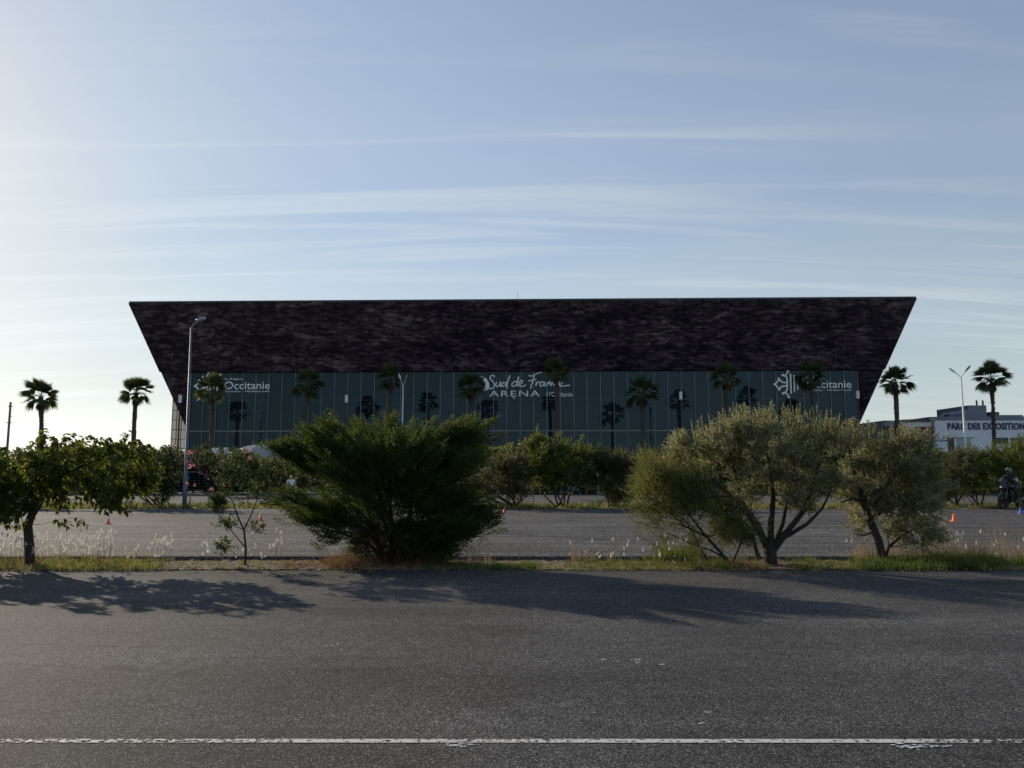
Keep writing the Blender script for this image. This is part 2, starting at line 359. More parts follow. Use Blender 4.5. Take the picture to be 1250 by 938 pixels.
mb = MB(); mb.box(-120, YK, -0.04, 120, YF, LOTZ)
# step edge of the far lot: a slightly ragged slab
rng = np.random.default_rng(8)
n = 1200; xs = np.linspace(-120, 120, n + 1); yy = YK + np.interp(xs, np.linspace(-120, 120, 400), rng.normal(0, 0.035, 400)) + rng.normal(0, 0.01, n + 1)
V = np.concatenate([np.stack([xs, yy, np.full(n+1, LOTZ)], -1), np.stack([xs, np.full(n+1, YK + .15), np.full(n+1, LOTZ)], -1), np.stack([xs, yy + 0.01, np.full(n+1, -0.04)], -1)])
q = [(i, i+1, n+1+i+1, n+1+i) for i in range(n)] + [(2*(n+1)+i, 2*(n+1)+i+1, i+1, i) for i in range(n)]
tag(link('far_car_park_edge', mesh_np('far_car_park_edge', V, q), M['far_asphalt']), kind='structure')
sheet('far_car_park', -120, YK + .15, 120, YF, LOTZ, M['far_asphalt'], 24, 4)
sheet('access_road', -150, YF + 4.6, 150, 56, LOTZ - 0.03, M['road'])
sheet('plaza', -90, 66, 90, 135, -0.03, M['road'])
# ground between the verge and the road
sheet('roadside_ground', -150, YF + 3.0, 150, YF + 4.8, LOTZ - 0.02, M['earth'], 200, 3, 0.01, 9)

# white bay line
LY = G(625, 905)[1]
def strip(name, pts, mat, z=0.004):
    pts = [tuple(p) for p in pts]; V = [(x, y, z) for x, y in pts]
    me = bpy.data.meshes.new(name); me.from_pydata(V, [], [tuple(range(len(V)))]); return tag(link(name, me, mat), kind='structure')
strip('road_marking', [(-9, LY - 0.030), (9, LY - 0.042), (9, LY + 0.024), (-9, LY + 0.032)], M['paint'])
# ragged smears of old paint beside the line
rng = np.random.default_rng(4); V = []; T = []
for (px, py, w, h, k) in [(1110, 912.5, 34, 2.4, 26), (560, 910.5, 26, 1.6, 14), (1150, 911.5, 30, 1.0, 8), (775, 807, 9, 1.8, 7), (810, 812, 8, 1.0, 3), (735, 806, 8, 0.6, 2), (408, 789, 12, 1.0, 5), (868, 871, 9, 1.2, 4), (855, 884, 6, 0.8, 2), (1120, 731, 12, 0.8, 3)]:
    for i in range(k):
        c = G(px + rng.normal(0, w/2.5), py + rng.normal(0, h/1.6)); a = rng.uniform(-0.5, 0.5); l = rng.uniform(.008, .035); t = rng.uniform(.003, .009)
        d = np.array([math.cos(a)*l, math.sin(a)*l, 0]); s = np.array([-math.sin(a)*t, math.cos(a)*t, 0]); c[2] = 0.005
        o = len(V); V += [c-d, c+s*rng.uniform(.5,1.2), c+d, c-s]; T += [(o, o+3, o+2, o+1)]
tag(link('road_marking_flakes', mesh_np('flakes', V, T), M['sign']), kind='structure')
# thin cracks in the near lot
def crack(px0, py0, px1, py1, seed, w=0.006, n=60):
    rng = np.random.default_rng(seed); a = G(px0, py0); b = G(px1, py1); V = []; Q = []
    off = np.cumsum(rng.normal(0, 0.011, n + 1)); off -= np.linspace(0, off[-1], n + 1)
    for i in range(n + 1):
        p = a + (b - a) * i / n; p[1] += off[i]; ww = w * rng.uniform(0.2, 1.0) * math.sin(math.pi * min(max(i / n, 0.04), 0.96)) ** 0.3
        V += [(p[0], p[1]-ww, 0.003), (p[0], p[1]+ww, 0.003)]
        if i: Q.append((2*i-2, 2*i, 2*i+1, 2*i-1))
    tag(link('asphalt_crack', mesh_np('crack', V, Q), M['rubber']), kind='structure')
crack(0, 787, 190, 790, 1, .011); crack(1070, 823, 1240, 829, 2, 0.004); crack(255, 829, 335, 833, 3, 0.003); crack(700, 806, 1010, 818, 5, 0.0025)

# small loose stones
rng = np.random.default_rng(12); V = []; T = []
for i in range(170):
    if i < 16:
        px, py, s = [(138,734,.011),(138,789,.013),(202,763,.008),(590,829,.006),(548,846,.009),(551,849,.007),(470,824,.006),(559,800,.006),(513,798,.006),(665,808,.006),(1008,694,.03),(1232,693,.03),(780,695,.014),(1240,751,.01),(452,699,.012),(345,696,.014)][i]
        c = G(px, py)
    else:
        c = np.array([rng.uniform(-9, 9), rng.uniform(4.2, 12.8), 0]); s = rng.choice([.0025, .0035, .005])
    e = rng.uniform(.6, 1.4, 3) * s; base = len(V)
    oc = np.array([(1,0,0),(0,1,0),(-1,0,0),(0,-1,0),(0,0,.8),(0,0,-.8)]) * e + np.array([c[0], c[1], s*.5])
    V += list(oc); T += [(base+a, base+b, base+c_) for a, b, c_ in [(0,1,4),(1,2,4),(2,3,4),(3,0,4),(1,0,5),(2,1,5),(3,2,5),(0,3,5)]]
o = link('gravel', mesh_np('gravel', V, None, T), M['stone']); tag(o, 'loose pale grit scattered over the dark near asphalt', 'gravel', kind='stuff')

# ------------------------------------------------------------------ vegetation toolkit
def unit(a): return a / np.maximum(np.linalg.norm(a, axis=-1, keepdims=True), 1e-9)
def leaf_geo(pos, axis, Ln, W, rng, fold=0.25):
    """pos (n,3) base, axis (n,3) unit, L,W arrays -> rhombus leaves, folded along the midrib"""
    n = len(pos); r = unit(rng.normal(size=(n, 3))); side = unit(np.cross(axis, r)); nor = np.cross(axis, side)
    Ln = np.broadcast_to(Ln, (n,))[:, None]; W = np.broadcast_to(W, (n,))[:, None]
    mid = pos + axis * Ln * 0.45 + nor * W * fold
    V = np.stack([pos, mid + side * W * .5, pos + axis * Ln, mid - side * W * .5], 1).reshape(-1, 3)
    return V
def quads_for(V): return np.arange(len(V)).reshape(-1, 4)
def big_leaf(pos, axis, Ln, W, rng):
    """six-point leaf of two folded halves, drooping at the tip"""
    n = len(pos); r = unit(rng.normal(size=(n, 3)) * 0.6 + np.array([0, 0, 1.0])); side = unit(np.cross(axis, r)); nor = np.cross(side, axis)
    Ln = np.broadcast_to(Ln, (n,))[:, None]; W = np.broadcast_to(W, (n,))[:, None]
    tip = pos + axis * Ln - np.array([0, 0, .18]) * Ln; a = pos + axis * Ln * .3; b = pos + axis * Ln * .68 - np.array([0, 0, .05]) * Ln
    up = nor * W * .13
    V = np.stack([pos, a + side*W*.46 + up, b + side*W*.38 + up, tip, b - side*W*.38 + up, a - side*W*.46 + up], 1)
    idx = np.arange(n)[:, None] * 6
    Q = np.concatenate([idx + np.array([0, 1, 2, 3]), idx + np.array([0, 3, 4, 5])])
    return V.reshape(-1, 3), Q
def blob_points(rng, blobs, n, shell=0.35):
    """blobs: (cx, cy, cz, rx, ry, rz, weight) ; uniform in volume pushed towards the shell; lumpy"""
    out = []; w = np.array([b[6] for b in blobs], float); w /= w.sum()
    cnt = rng.multinomial(n, w)
    for b, k in zip(blobs, cnt):
        d = unit(rng.normal(size=(k, 3))); r = rng.uniform(0, 1, (k, 1)) ** shell
        out.append(np.array(b[:3]) + d * r * np.array(b[3:6]))
    return np.concatenate(out)
def pb(px, py, Y, rx, ry, rd, w=None):
    """blob from photo pixels at distance Y, radii rx, ry in px, rd depth in metres"""
    c = P(px, py, Y); ax, az = PX(rx, Y), PX(ry, Y)
    return (c[0], c[1], c[2], ax, rd, az, w if w is not None else ax * rd * az)

def clumped(rng, blobs, n, shell, per=9, r=.13, stretch=.30, cen=None):
    """targets gathered in clumps drawn out along the outward direction, so the crown is uneven and has gaps"""
    k = max(n // per, 3); c = blob_points(rng, blobs, k, shell)
    if cen is None: cen = np.average(np.array([b_[:3] for b_ in blobs]), axis=0, weights=[b_[6] for b_ in blobs])
    o = unit(c - cen + np.array([0, 0, .12])); sz = rng.uniform(.6, 1.35, k)
    t = rng.uniform(-1, .8, (k, per)); p = c[:, None] + o[:, None] * (t * stretch * sz[:, None])[..., None] + rng.normal(0, 1, (k, per, 3)) * (r * sz[:, None] * (1 - .45 * np.clip(t, 0, 1)))[..., None]
    return p.reshape(-1, 3)
def skeleton(rng, roots, targets, r_tip=0.004, r_pow=0.42, bend=0.12, steps=4, drop_w=0.5):
    """roots: list of (pts, r0, r1) limbs already laid out; targets get joined one by one to the nearest node.
    returns MB of tapered tubes"""
    nodes = []; chains = []; ndist = []
    for pts, r0, r1 in roots:
        pts = [np.array(p, float) for p in pts]; m = len(pts); dist = 0
        for i, p in enumerate(pts):
            if i: dist += np.linalg.norm(p - pts[i-1])
            nodes.append(p); ndist.append(dist)
        chains.append((pts, [r0 + (r1 - r0) * (i / (m - 1)) ** 0.8 for i in range(m)], 8))
    nrad = [r for c in chains for r in c[1]]
    root = np.array(roots[0][0][0], float)
    order = np.argsort(np.linalg.norm(targets - root, axis=1))
    parent = []; tch = []
    A = np.array(nodes); Dn = np.array(ndist); Rn = np.array(nrad)
    cap = len(A) + len(targets) * steps
    AA = np.zeros((cap, 3)); AA[:len(A)] = A; DD = np.zeros(cap); DD[:len(A)] = Dn; RR = np.zeros(cap); RR[:len(A)] = Rn; cnt = len(A)
    for ti in order:
        t = targets[ti]; v = AA[:cnt] - t; d = np.linalg.norm(v, axis=1)
        cost = d + 0.25 * DD[:cnt] + drop_w * np.maximum(v[:, 2], 0) + 0.9 * np.maximum(0, np.linalg.norm(AA[:cnt]-root, axis=1) - np.linalg.norm(t-root))
        k = int(np.argmin(cost)); a = AA[k].copy(); dl = np.linalg.norm(t - a)
        if dl < 1e-4: continue
        out = unit(t - root); pts = [a]
        c1 = a + (t - a) * 0.5 + np.array([0, 0, -1]) * bend * dl * 0.5 + rng.normal(0, bend * dl * .4, 3)
        for s in range(1, steps + 1):
            u = s / steps; pts.append((1-u)**2 * a + 2*u*(1-u) * c1 + u*u * t + (rng.normal(0, 0.015 * dl, 3) if s < steps else 0))
        r0 = max(min(RR[k] * 0.72, r_tip + 0.035 * dl), r_tip)
        rads = [r0 + (r_tip * .8 - r0) * (s / steps) for s in range(steps + 1)]
        chains.append((pts, rads, 5 if r0 > 0.006 else 4))
        for s in range(1, steps + 1):
            AA[cnt] = pts[s]; DD[cnt] = DD[k] + dl * s / steps; RR[cnt] = rads[s]; cnt += 1
    mb = MB()
    for pts, rads, nn in chains: mb.tube(pts, rads, nn, cap=False)
    return mb
def center(V, base): return np.asarray(V, float) - np.asarray(base, float)

def twigs(rng, O, A, Ln, m, LL, LW, ang=0.7, jit=0.25, taper=True):
    """leaves in spirals along twigs. O (T,3), A (T,3) unit, Ln (T,), m leaves per twig"""
    T = len(O); t = (np.arange(m) + 0.5) / m
    t = np.clip(t[None, :] + rng.normal(0, .5/m, (T, m)), 0.02, 1)
    pos = O[:, None] + A[:, None] * (t * Ln[:, None])[..., None]
    rnd = unit(rng.normal(size=(T, m, 3))); perp = unit(np.cross(A[:, None], rnd))
    ax = unit(A[:, None] * math.cos(ang) + perp * math.sin(ang) + rng.normal(0, jit, (T, m, 3)))
    l = LL * rng.uniform(.65, 1.2, (T, m)) * ((1 - 0.5 * t) if taper else 1)
    return leaf_geo(pos.reshape(-1, 3), ax.reshape(-1, 3), l.ravel(), LW * rng.uniform(.7, 1.2, T*m), rng)

def tree(name, base, label, cat, roots, blobs, n_t, tw, matl, n_twig=4, tlen=(.15, .3), leaf=(.05, .011), m=12, up=0.35, outw=0.7, seed=1,
         group=None, ang=0.6, shell=0.35, r_tip=0.004, extra=None, barkm=None, top_tw=None, jit=.25, clump=(9, .11, .14)):
    rng = np.random.default_rng(seed); base = np.array(base, float)
    root = empty(name, base, label, cat, group)
    tg = clumped(rng, blobs, n_t, shell, clump[0], clump[1], clump[2])
    tg = tg[tg[:, 2] > base[2] + 0.06]
    sk = skeleton(rng, roots, tg, r_tip=r_tip)
    cen = np.array([np.average([b[k] for b in blobs], weights=[b[6] for b in blobs]) for k in range(3)])
    O = np.repeat(tg, n_twig, 0) + rng.normal(0, tlen[0] * .5, (len(tg) * n_twig, 3))
    A = unit(unit(O - cen + np.array([0, 0, .3])) * outw + unit(rng.normal(size=O.shape)) * 0.75 + np.array([0, 0, up]))
    Ln = rng.uniform(tlen[0], tlen[1], len(O))
    V = [twigs(rng, O - A * Ln[:, None] * .3, A, Ln, m, leaf[0], leaf[1], ang, jit)]
    if top_tw:     # upright shoots standing above the crown
        k, px0, px1, Yc, pyf, ln = top_tw
        xs = rng.uniform(px0, px1, k); O2 = np.array([P(x, pyf(x) + rng.uniform(-4, 10), Yc + rng.uniform(-.5, .5)) for x in xs])
        A2 = unit(np.array([0, 0, 1.0]) + rng.normal(0, .13, (k, 3))); L2 = rng.uniform(ln[0], ln[1], k)
        V.append(twigs(rng, O2, A2, L2, m * 3, leaf[0], leaf[1], .5, .15))
        for o_, a_, l_ in zip(O2, A2, L2): sk.tube([o_ - a_*.15, o_, o_ + a_*l_*.9], [.004, .003, .0015], 4, False)
    sk.v = [tuple(np.array(v) - base) for v in sk.v]
    sk.build('trunk', barkm or M['bark'], root, smooth=True)
    V = np.concatenate(V); V[:, 2] = np.maximum(V[:, 2], base[2] + .01)
    link('foliage', mesh_np('foliage', V - base, quads_for(V)), matl, root)
    return root

# ------------------------------------------------------------------ near verge: olive trees
def gl(px, py, Y=None):
    g = G(px, py); return g
YV = 13.75
b = P(941, 691, YV); b[2] = 0.0
def Q(px, py, dy=0.0): return P(px, py, YV + dy)
roots = [([b, Q(940,676), Q(938,662)], .13, .10),
         ([Q(938,672), Q(930,655), Q(915,632,-.1), Q(893,606,-.2), Q(868,583,-.3)], .075, .022),
         ([Q(938,670), Q(925,640,.2), Q(905,612,.3), Q(898,580,.35), Q(890,548,.3)], .06, .018),
         ([Q(940,668), Q(941,640), Q(944,608,.1), Q(940,575,.1), Q(935,540,.15)], .075, .02),
         ([Q(943,672), Q(960,650,-.1), Q(978,628,-.2), Q(990,600,-.25), Q(1000,565,-.2)], .075, .02),
         ([Q(943,670), Q(955,640,.2), Q(962,605,.3), Q(970,570,.35)], .055, .018),
         ([Q(960,655,-.1), Q(985,640,-.3), Q(1003,622,-.4), Q(1015,598,-.4)], .04, .014),
         ([Q(926,682), Q(922,668,-.1), Q(918,650,-.2)], .05, .015),
         ([Q(893,606,-.2), Q(870,606,-.3), Q(846,612,-.3)], .022, .01)]
tree('olive_tree', b, 'larger multi-stemmed olive tree with grey-green leaves growing from the verge', 'tree', roots,
     [pb(868,552,YV,46,32,.7), pb(925,542,YV,62,30,.95), pb(978,548,YV+.1,50,42,.85), pb(900,585,YV,55,24,.8), pb(965,592,YV,55,26,.8), pb(1005,575,YV,26,26,.5), pb(850,580,YV,24,22,.4), pb(990,612,YV,22,14,.4,.05), pb(880,615,YV,22,12,.3,.03), pb(856,604,YV,22,14,.4,.07), pb(1012,600,YV,18,14,.35,.05), pb(925,604,YV+.3,40,14,.4,.08), pb(945,528,YV,20,12,.4,.06), pb(900,528,YV,16,12,.3,.05)],
     900, None, M['olive'], n_twig=7, tlen=(.10, .26), leaf=(.056, .016), m=15, up=.35, seed=21,
     top_tw=(170, 845, 1022, YV, lambda x: 530 - 12*math.sin((x-850)/170*math.pi) + (8 if x < 880 else 0), (.12, .42)), clump=(13, .09, .13))
b = P(1078, 681, 14.0); b[2] = 0.0
def Q(px, py, dy=0.0): return P(px, py, 14.0 + dy)
roots = [([b, Q(1072,660), Q(1062,635), Q(1053,612)], .085, .065),
         ([Q(1053,614), Q(1060,604,-.1), Q(1075,598,-.2), Q(1092,582,-.3), Q(1102,566,-.3)], .065, .02),
         ([Q(1053,612), Q(1048,590,.1), Q(1040,570,.1), Q(1036,545,.1)], .05, .018),
         ([Q(1053,611), Q(1040,609,-.15), Q(1026,614,-.2)], .028, .010),
         ([Q(1062,635), Q(1090,615,.2), Q(1110,600,.3), Q(1125,580,.3)], .04, .015),
         ([Q(1080,681), Q(1085,668,.05), Q(1100,655,.1), Q(1125,640,.1)], .04, .012),
         ([Q(1066,650), Q(1054,654,-.1), Q(1046,652,-.1)], .02, .008)]
tree('olive_tree', b, 'smaller olive tree with a bent brown trunk above green verge grass', 'tree', roots,
     [pb(1058,548,14,34,26,.6), pb(1095,560,14,40,34,.75), pb(1125,590,14,28,36,.6), pb(1075,592,14.1,45,28,.7), pb(1100,625,14.1,38,28,.5), pb(1130,640,14,24,24,.4), pb(1065,632,14.2,20,26,.35), pb(1120,655,14.1,34,14,.4,.09), pb(1045,600,14,18,20,.4,.08)],
     800, None, M['olive'], n_twig=7, tlen=(.10, .24), leaf=(.052, .016), m=15, up=.3, seed=33,
     top_tw=(80, 1028, 1125, 14, lambda x: 528 + (x-1030)*.12, (.1, .3)))

# feathery broom bush left of the olive
YB = 13.6; b = P(892, 690, YB); b[2] = 0
def Q(px, py, dy=0.0): return P(px, py, YB + dy)
roots = [([b, Q(880,675), Q(862,655), Q(842,630), Q(825,600), Q(815,575)], .035, .010),
         ([Q(886,682), Q(868,672,.1), Q(840,662,.1), Q(812,650,.1)], .02, .007),
         ([Q(862,655), Q(835,642,-.15), Q(805,615,-.2), Q(790,590,-.2)], .02, .007),
         ([b, Q(905,662,.1), Q(907,640,.1), Q(900,615,.1)], .022, .008)]
tree('broom_shrub', b, 'feathery green broom shrub leaning out beside the larger olive', 'shrub', roots,
     [pb(815,575,YB,40,18,.5), pb(812,600,YB,40,24,.55), pb(838,625,YB,36,24,.5), pb(800,630,YB,28,20,.35), pb(845,592,YB,34,24,.5), pb(892,645,YB,28,34,.4,.12), pb(835,655,YB,42,10,.3,.03)],
     560, None, M['broom'], n_twig=8, tlen=(.16, .32), leaf=(.055, .007), m=22, up=.15, outw=.85, seed=5, ang=.35, jit=.12)

# conifer
def conifer(seed=7):
    rng = np.random.default_rng(seed); Yc = 13.9; b = P(482, 692, Yc); b[2] = 0
    def Q(px, py, dy=0.0): return P(px, py, Yc + dy)
    root = empty('cypress_bush', b, 'wide dark evergreen bush with feathery upswept sprays, brown at its foot', 'shrub')
    limbs = []
    for (pts, r) in [([(470,690),(462,660),(448,620),(430,570),(415,520)], .05), ([(480,690),(478,650),(475,600),(470,550),(465,512)], .06), ([(490,690),(497,650),(505,600),(515,550),(525,512)], .055),
                     ([(472,690),(455,668),(428,655),(395,645),(362,632)], .04), ([(476,688),(450,650),(415,625),(378,610),(345,600)], .04), ([(495,690),(520,668),(550,650),(580,640)], .04),
                     ([(492,688),(518,650),(545,620),(575,600)], .04), ([(485,690),(470,640),(440,590),(400,560)], .04), ([(490,690),(512,640),(535,590),(560,550)], .04)]:
        dy = rng.uniform(-.5, .5); limbs.append(([Q(x, y, dy * i / 4) for i, (x, y) in enumerate(pts)], r, .012))
    blobs = [pb(406,536,Yc,28,11,.6,1.0), pb(398,546,Yc,32,14,.7,1.0), pb(450,543,Yc,40,14,.85,1.3), pb(500,542,Yc,36,14,.85,1.3), pb(545,536,Yc,34,12,.8,1.2), pb(572,534,Yc,12,9,.35,.3), pb(480,600,Yc,70,14,.9,1.6), pb(376,556,Yc,28,9,.5,.5), pb(430,575,Yc,44,26,.9,1.3), pb(500,572,Yc,56,34,1.05,2.0), pb(552,560,Yc,28,26,.8,1.0),
             pb(356,612,Yc,24,8,.45,.7), pb(388,616,Yc,34,13,.6,1.0), pb(400,636,Yc,42,14,.6,1.0), pb(425,655,Yc,30,9,.5,.6), pb(470,620,Yc,70,22,.85,1.9), pb(550,606,Yc,40,20,.75,1.3), pb(572,626,Yc,24,12,.6,.7), pb(550,645,Yc,42,15,.65,1.2), pb(500,650,Yc,44,16,.6,1.2), pb(530,664,Yc,40,9,.5,.6), pb(450,668,Yc,26,8,.4,.35), pb(495,670,Yc,44,8,.45,.5)]
    tg = clumped(rng, blobs, 1800, .5, 12, .055, .34, P(482, 625, Yc) * np.array([1, 1, 1]))
    # keep the lower gaps beside the stems open
    keep = []
    for p in tg:
        px = CX + p[0] / p[1] * F; py = HOR - (p[2] - CH) / p[1] * F
        if py > 628 and (428 < px < 446 or 470 < px < 480 or 505 < px < 514) and rng.uniform() < .5: keep.append(False)
        elif py > 682: keep.append(False)
        else: keep.append(True)
    tg = tg[np.array(keep)]
    sk = skeleton(rng, limbs, tg, r_tip=.0035, bend=.2)
    sk.v = [tuple(np.array(v) - b) for v in sk.v]; sk.build('trunk', M['bark'], root, smooth=True)
    c = P(480, 622, Yc)
    # plumes: outward and upward
    out = unit((tg - c) * np.array([1.5, 1.1, .5])); pn = len(tg)
    n2 = 2; O = np.repeat(tg, n2, 0) + rng.normal(0, .07, (pn*n2, 3)); A = unit(np.repeat(out, n2, 0) + np.array([0, 0, .30]) + rng.normal(0, .16, (pn*n2, 3)))
    Ln = rng.uniform(.22, .44, pn*n2); S = 13
    t = (np.arange(S) + .6) / S; sp = O[:, None] + A[:, None] * ((t - .35)[None] * Ln[:, None])[..., None] + np.array([0, 0, .03]) * (t**2)[None, :, None]
    nrm = unit(np.cross(A, rng.normal(size=A.shape))); sgn = np.where(np.arange(S) % 2, 1, -1)[None, :, None]
    sax = unit(A[:, None] * .8 + nrm[:, None] * sgn * .62 + rng.normal(0, .16, (pn*n2, S, 3)) + np.array([0, 0, .12]))
    sl = (.15 * (1.15 - .8 * t))[None] * np.ones((pn*n2, 1)) * rng.uniform(.7, 1.2, (pn*n2, S))
    V = twigs(rng, sp.reshape(-1, 3), sax.reshape(-1, 3), sl.ravel(), 10, .055, .0115, .42, .10)
    link('foliage', mesh_np('foliage', V - b, quads_for(V)), M['conifer'], root)
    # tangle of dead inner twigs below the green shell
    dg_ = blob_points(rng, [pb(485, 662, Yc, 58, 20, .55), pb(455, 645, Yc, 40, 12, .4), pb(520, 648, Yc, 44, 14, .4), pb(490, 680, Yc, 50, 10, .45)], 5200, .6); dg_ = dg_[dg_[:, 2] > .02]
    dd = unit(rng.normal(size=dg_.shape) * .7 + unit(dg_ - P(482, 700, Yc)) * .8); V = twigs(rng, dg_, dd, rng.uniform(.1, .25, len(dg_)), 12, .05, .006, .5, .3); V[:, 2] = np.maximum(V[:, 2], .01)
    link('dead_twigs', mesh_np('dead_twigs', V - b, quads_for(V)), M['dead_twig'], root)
conifer()

# broad-leaved tree at the near verge, left
YT = 13.6; b = P(37, 691, YT); b[2] = 0
def Q(px, py, dy=0.0): return P(px, py, YT + dy)
def broad_tree():
    rng = np.random.default_rng(3)
    root = empty('broadleaf_tree', b, 'spreading tree with large drooping leaves and a crooked dark trunk', 'tree')
    limbs = [([b, Q(36,672), Q(35,655), Q(34,642), Q(38,630), Q(46,618), Q(52,606)], .085, .06),
             ([Q(50,610), Q(62,592), Q(80,578,-.1), Q(105,566,-.1), Q(125,560,-.1)], .045, .014), ([Q(52,606), Q(48,590,.1), Q(40,572,.2), Q(25,558,.3)], .045, .014),
             ([Q(48,612), Q(30,596,-.2), Q(8,585,-.3), Q(-20,575,-.3)], .035, .012), ([Q(62,592), Q(85,590,.2), Q(115,592,.3), Q(145,590,.3)], .03, .01), ([Q(52,604), Q(60,580,.3), Q(70,560,.3)], .035, .012)]
    blobs = [pb(15,572,YT,42,32,.9), pb(60,570,YT,42,30,.95), pb(10,605,YT,34,22,.6), pb(40,596,YT,30,12,.6,.1), pb(105,560,YT,34,26,.8), pb(130,575,YT,28,26,.7), pb(125,605,YT,30,26,.6), pb(140,620,YT,16,18,.4), pb(-30,580,YT,40,34,.8), pb(160,570,YT,18,26,.4,.06)]
    tg = clumped(rng, blobs, 330, .4, 7, .09, .16)
    sk = skeleton(rng, limbs, tg, r_tip=.004, bend=.1); sk.v = [tuple(np.array(v) - b) for v in sk.v]; sk.build('trunk', M['bark'], root, smooth=True)
    # leaf clusters on drooping twigs
    n2 = 4; O = np.repeat(tg, n2, 0) + rng.normal(0, .06, (len(tg)*4, 3)); c = P(60, 590, YT)
    A = unit(unit(O - c) * .9 + unit(rng.normal(size=O.shape)) * .7 + np.array([0, 0, -.05])); Ln = rng.uniform(.10, .26, len(O)); m = 9
    extra = np.array([P(x, y, YT - .1) for x, y in [(66,634),(72,636),(78,633),(92,632),(97,634),(140,545),(148,548),(165,548),(172,552),(155,558)]])
    O = np.concatenate([O, extra]); A = np.concatenate([A, unit(np.array([[.7, 0, .1]] * len(extra)) + rng.normal(0, .3, (len(extra), 3)))]); Ln = np.concatenate([Ln, np.full(len(extra), .12)])
    t = rng.uniform(0, 1, (len(O), m)); pos = O[:, None] + A[:, None] * (t * Ln[:, None])[..., None] - np.array([0, 0, .10]) * (t**2)[..., None]
    perp = unit(np.cross(A[:, None], unit(rng.normal(size=(len(O), m, 3)))))
    ax = unit(A[:, None] * .5 + perp * .8 + np.array([0, 0, -.75])).reshape(-1, 3)
    k = rng.uniform(.55, 1.15, len(ax))
    V, Qd = big_leaf(pos.reshape(-1, 3), ax, .098 * k, .055 * k, rng)
    link('foliage', mesh_np('foliage', V - b, Qd), M['broad'], root)
    mb = MB()
    mb.tube([P(52, 640, YT) - b, P(75, 634, YT-.1) - b, P(98, 632, YT-.1) - b], .004, 4); mb.tube([P(36, 641, YT) - b, P(52, 640, YT) - b], .006, 4)
    mb.build('twig', M['bark'], root)
broad_tree()

# oleanders with pink flowers
def petals(rng, c, s, k=14):
    """a truss of five-petalled flowers round c"""
    V = []
    for i in range(k):
        o = c + rng.normal(0, s * .55, 3); n = unit(unit(o - c + 1e-6) + np.array([0, -.5, .4])); a = unit(np.cross(n, rng.normal(size=3))); bb = np.cross(n, a)
        for j in range(5):
            q = 2*math.pi*j/5; d = a*math.cos(q) + bb*math.sin(q); e = -a*math.sin(q) + bb*math.cos(q); r = s * .42
            V += [o, o + d*r*.7 + e*r*.38 + n*r*.3, o + d*r + n*r*.2, o + d*r*.7 - e*r*.38 + n*r*.3]
    return np.array(V)
def oleander(base_px, Y, label, limbs, blobs, nt, flowers, seed, leafsz=(.09, .022)):
    rng = np.random.default_rng(seed); b = P(base_px[0], base_px[1], Y); b[2] = 0.0
    root = empty('oleander_shrub', b, label, 'shrub', 'oleanders in flower on the near verge')
    limbs = [([P(x, y, Y + dy) for x, y, dy in pts], r0, r1) for pts, r0, r1 in limbs]
    tg = blob_points(rng, blobs, nt, .45)
    fl = np.array([P(x, y, Y + d) for x, y, d, s in flowers])
    sk = skeleton(rng, limbs, np.concatenate([tg, fl - np.array([0, 0, .03])]), r_tip=.0028, bend=.08)
    sk.v = [tuple(np.array(v) - b) for v in sk.v]; sk.build('stem', M['bark'], root, smooth=True)
    O = np.repeat(tg, 2, 0) + rng.normal(0, .03, (len(tg)*2, 3)); A = unit(rng.normal(size=O.shape) * .6 + np.array([0, 0, .7]) + .5*unit(O - P(base_px[0], 600, Y)))
    V = twigs(rng, O, A, rng.uniform(.08, .16, len(O)), 9, leafsz[0], leafsz[1], .8, .25)
    link('foliage', mesh_np('foliage', V - b, quads_for(V)), M['oleander'], root)
    for (x, y, d, s), c in zip(flowers, fl):
        V = petals(rng, c, s); link('flower', mesh_np('flower', V - b, quads_for(V)), M['pink'], root)
oleander((299, 693), 13.7, 'slender oleander sapling with sparse pink flowers on thin bare lower stems',
         [([(299,693,0),(300,670,0),(298,648,0),(290,630,0),(284,612,0)], .024, .010), ([(298,646,0),(306,630,0),(314,610,.1),(316,585,.1)], .014, .007), ([(299,668,0),(288,655,-.1),(276,640,-.1),(265,620,-.1)], .011, .005),
          ([(297,686,0),(288,678,-.1),(280,670,-.1)], .007, .004), ([(298,650,0),(304,642,.1),(308,634,.1)], .006, .004), ([(284,612,0),(262,590,0),(240,572,0),(232,566,0)], .007, .003), ([(262,600,0),(250,600,0),(240,598,0)],.004,.003)],
         [pb(295,580,13.7,34,18,.4), pb(280,565,13.7,26,10,.3), pb(315,575,13.7,22,16,.3), pb(300,600,13.7,28,12,.3), pb(268,615,13.7,10,12,.12,.03), pb(278,640,13.7,9,6,.1,.008), pb(270,668,13.6,12,5,.08,.010), pb(310,645,13.7,7,5,.08,.006), pb(255,562,13.7,12,8,.15,.012), pb(335,578,13.7,10,14,.15,.02)],
         300, [(232,568,0,.055),(231,552,0,.04),(303,548,0,.04),(306,562,0,.055),(334,579,0,.035),(228,590,0,.022),(238,592,0,.02),(258,597,0,.035),(272,592,0,.028),(290,586,-.1,.02),(288,562,-.1,.02)], 11)
oleander((868, 692), 14.05, 'oleander shoots topped with pink blooms showing behind the broom shrub',
         [([(868,692,0),(850,660,0),(828,620,0),(812,590,0),(803,572,0)], .018, .007)],
         [pb(815,585,14.05,16,12,.2), pb(800,578,14.05,10,9,.12), pb(835,610,14.05,14,14,.2)],
         46, [(800,572,-.05,.05),(812,558,-.05,.042),(803,563,0,.03),(930,612,-1.1,.025)], 13)

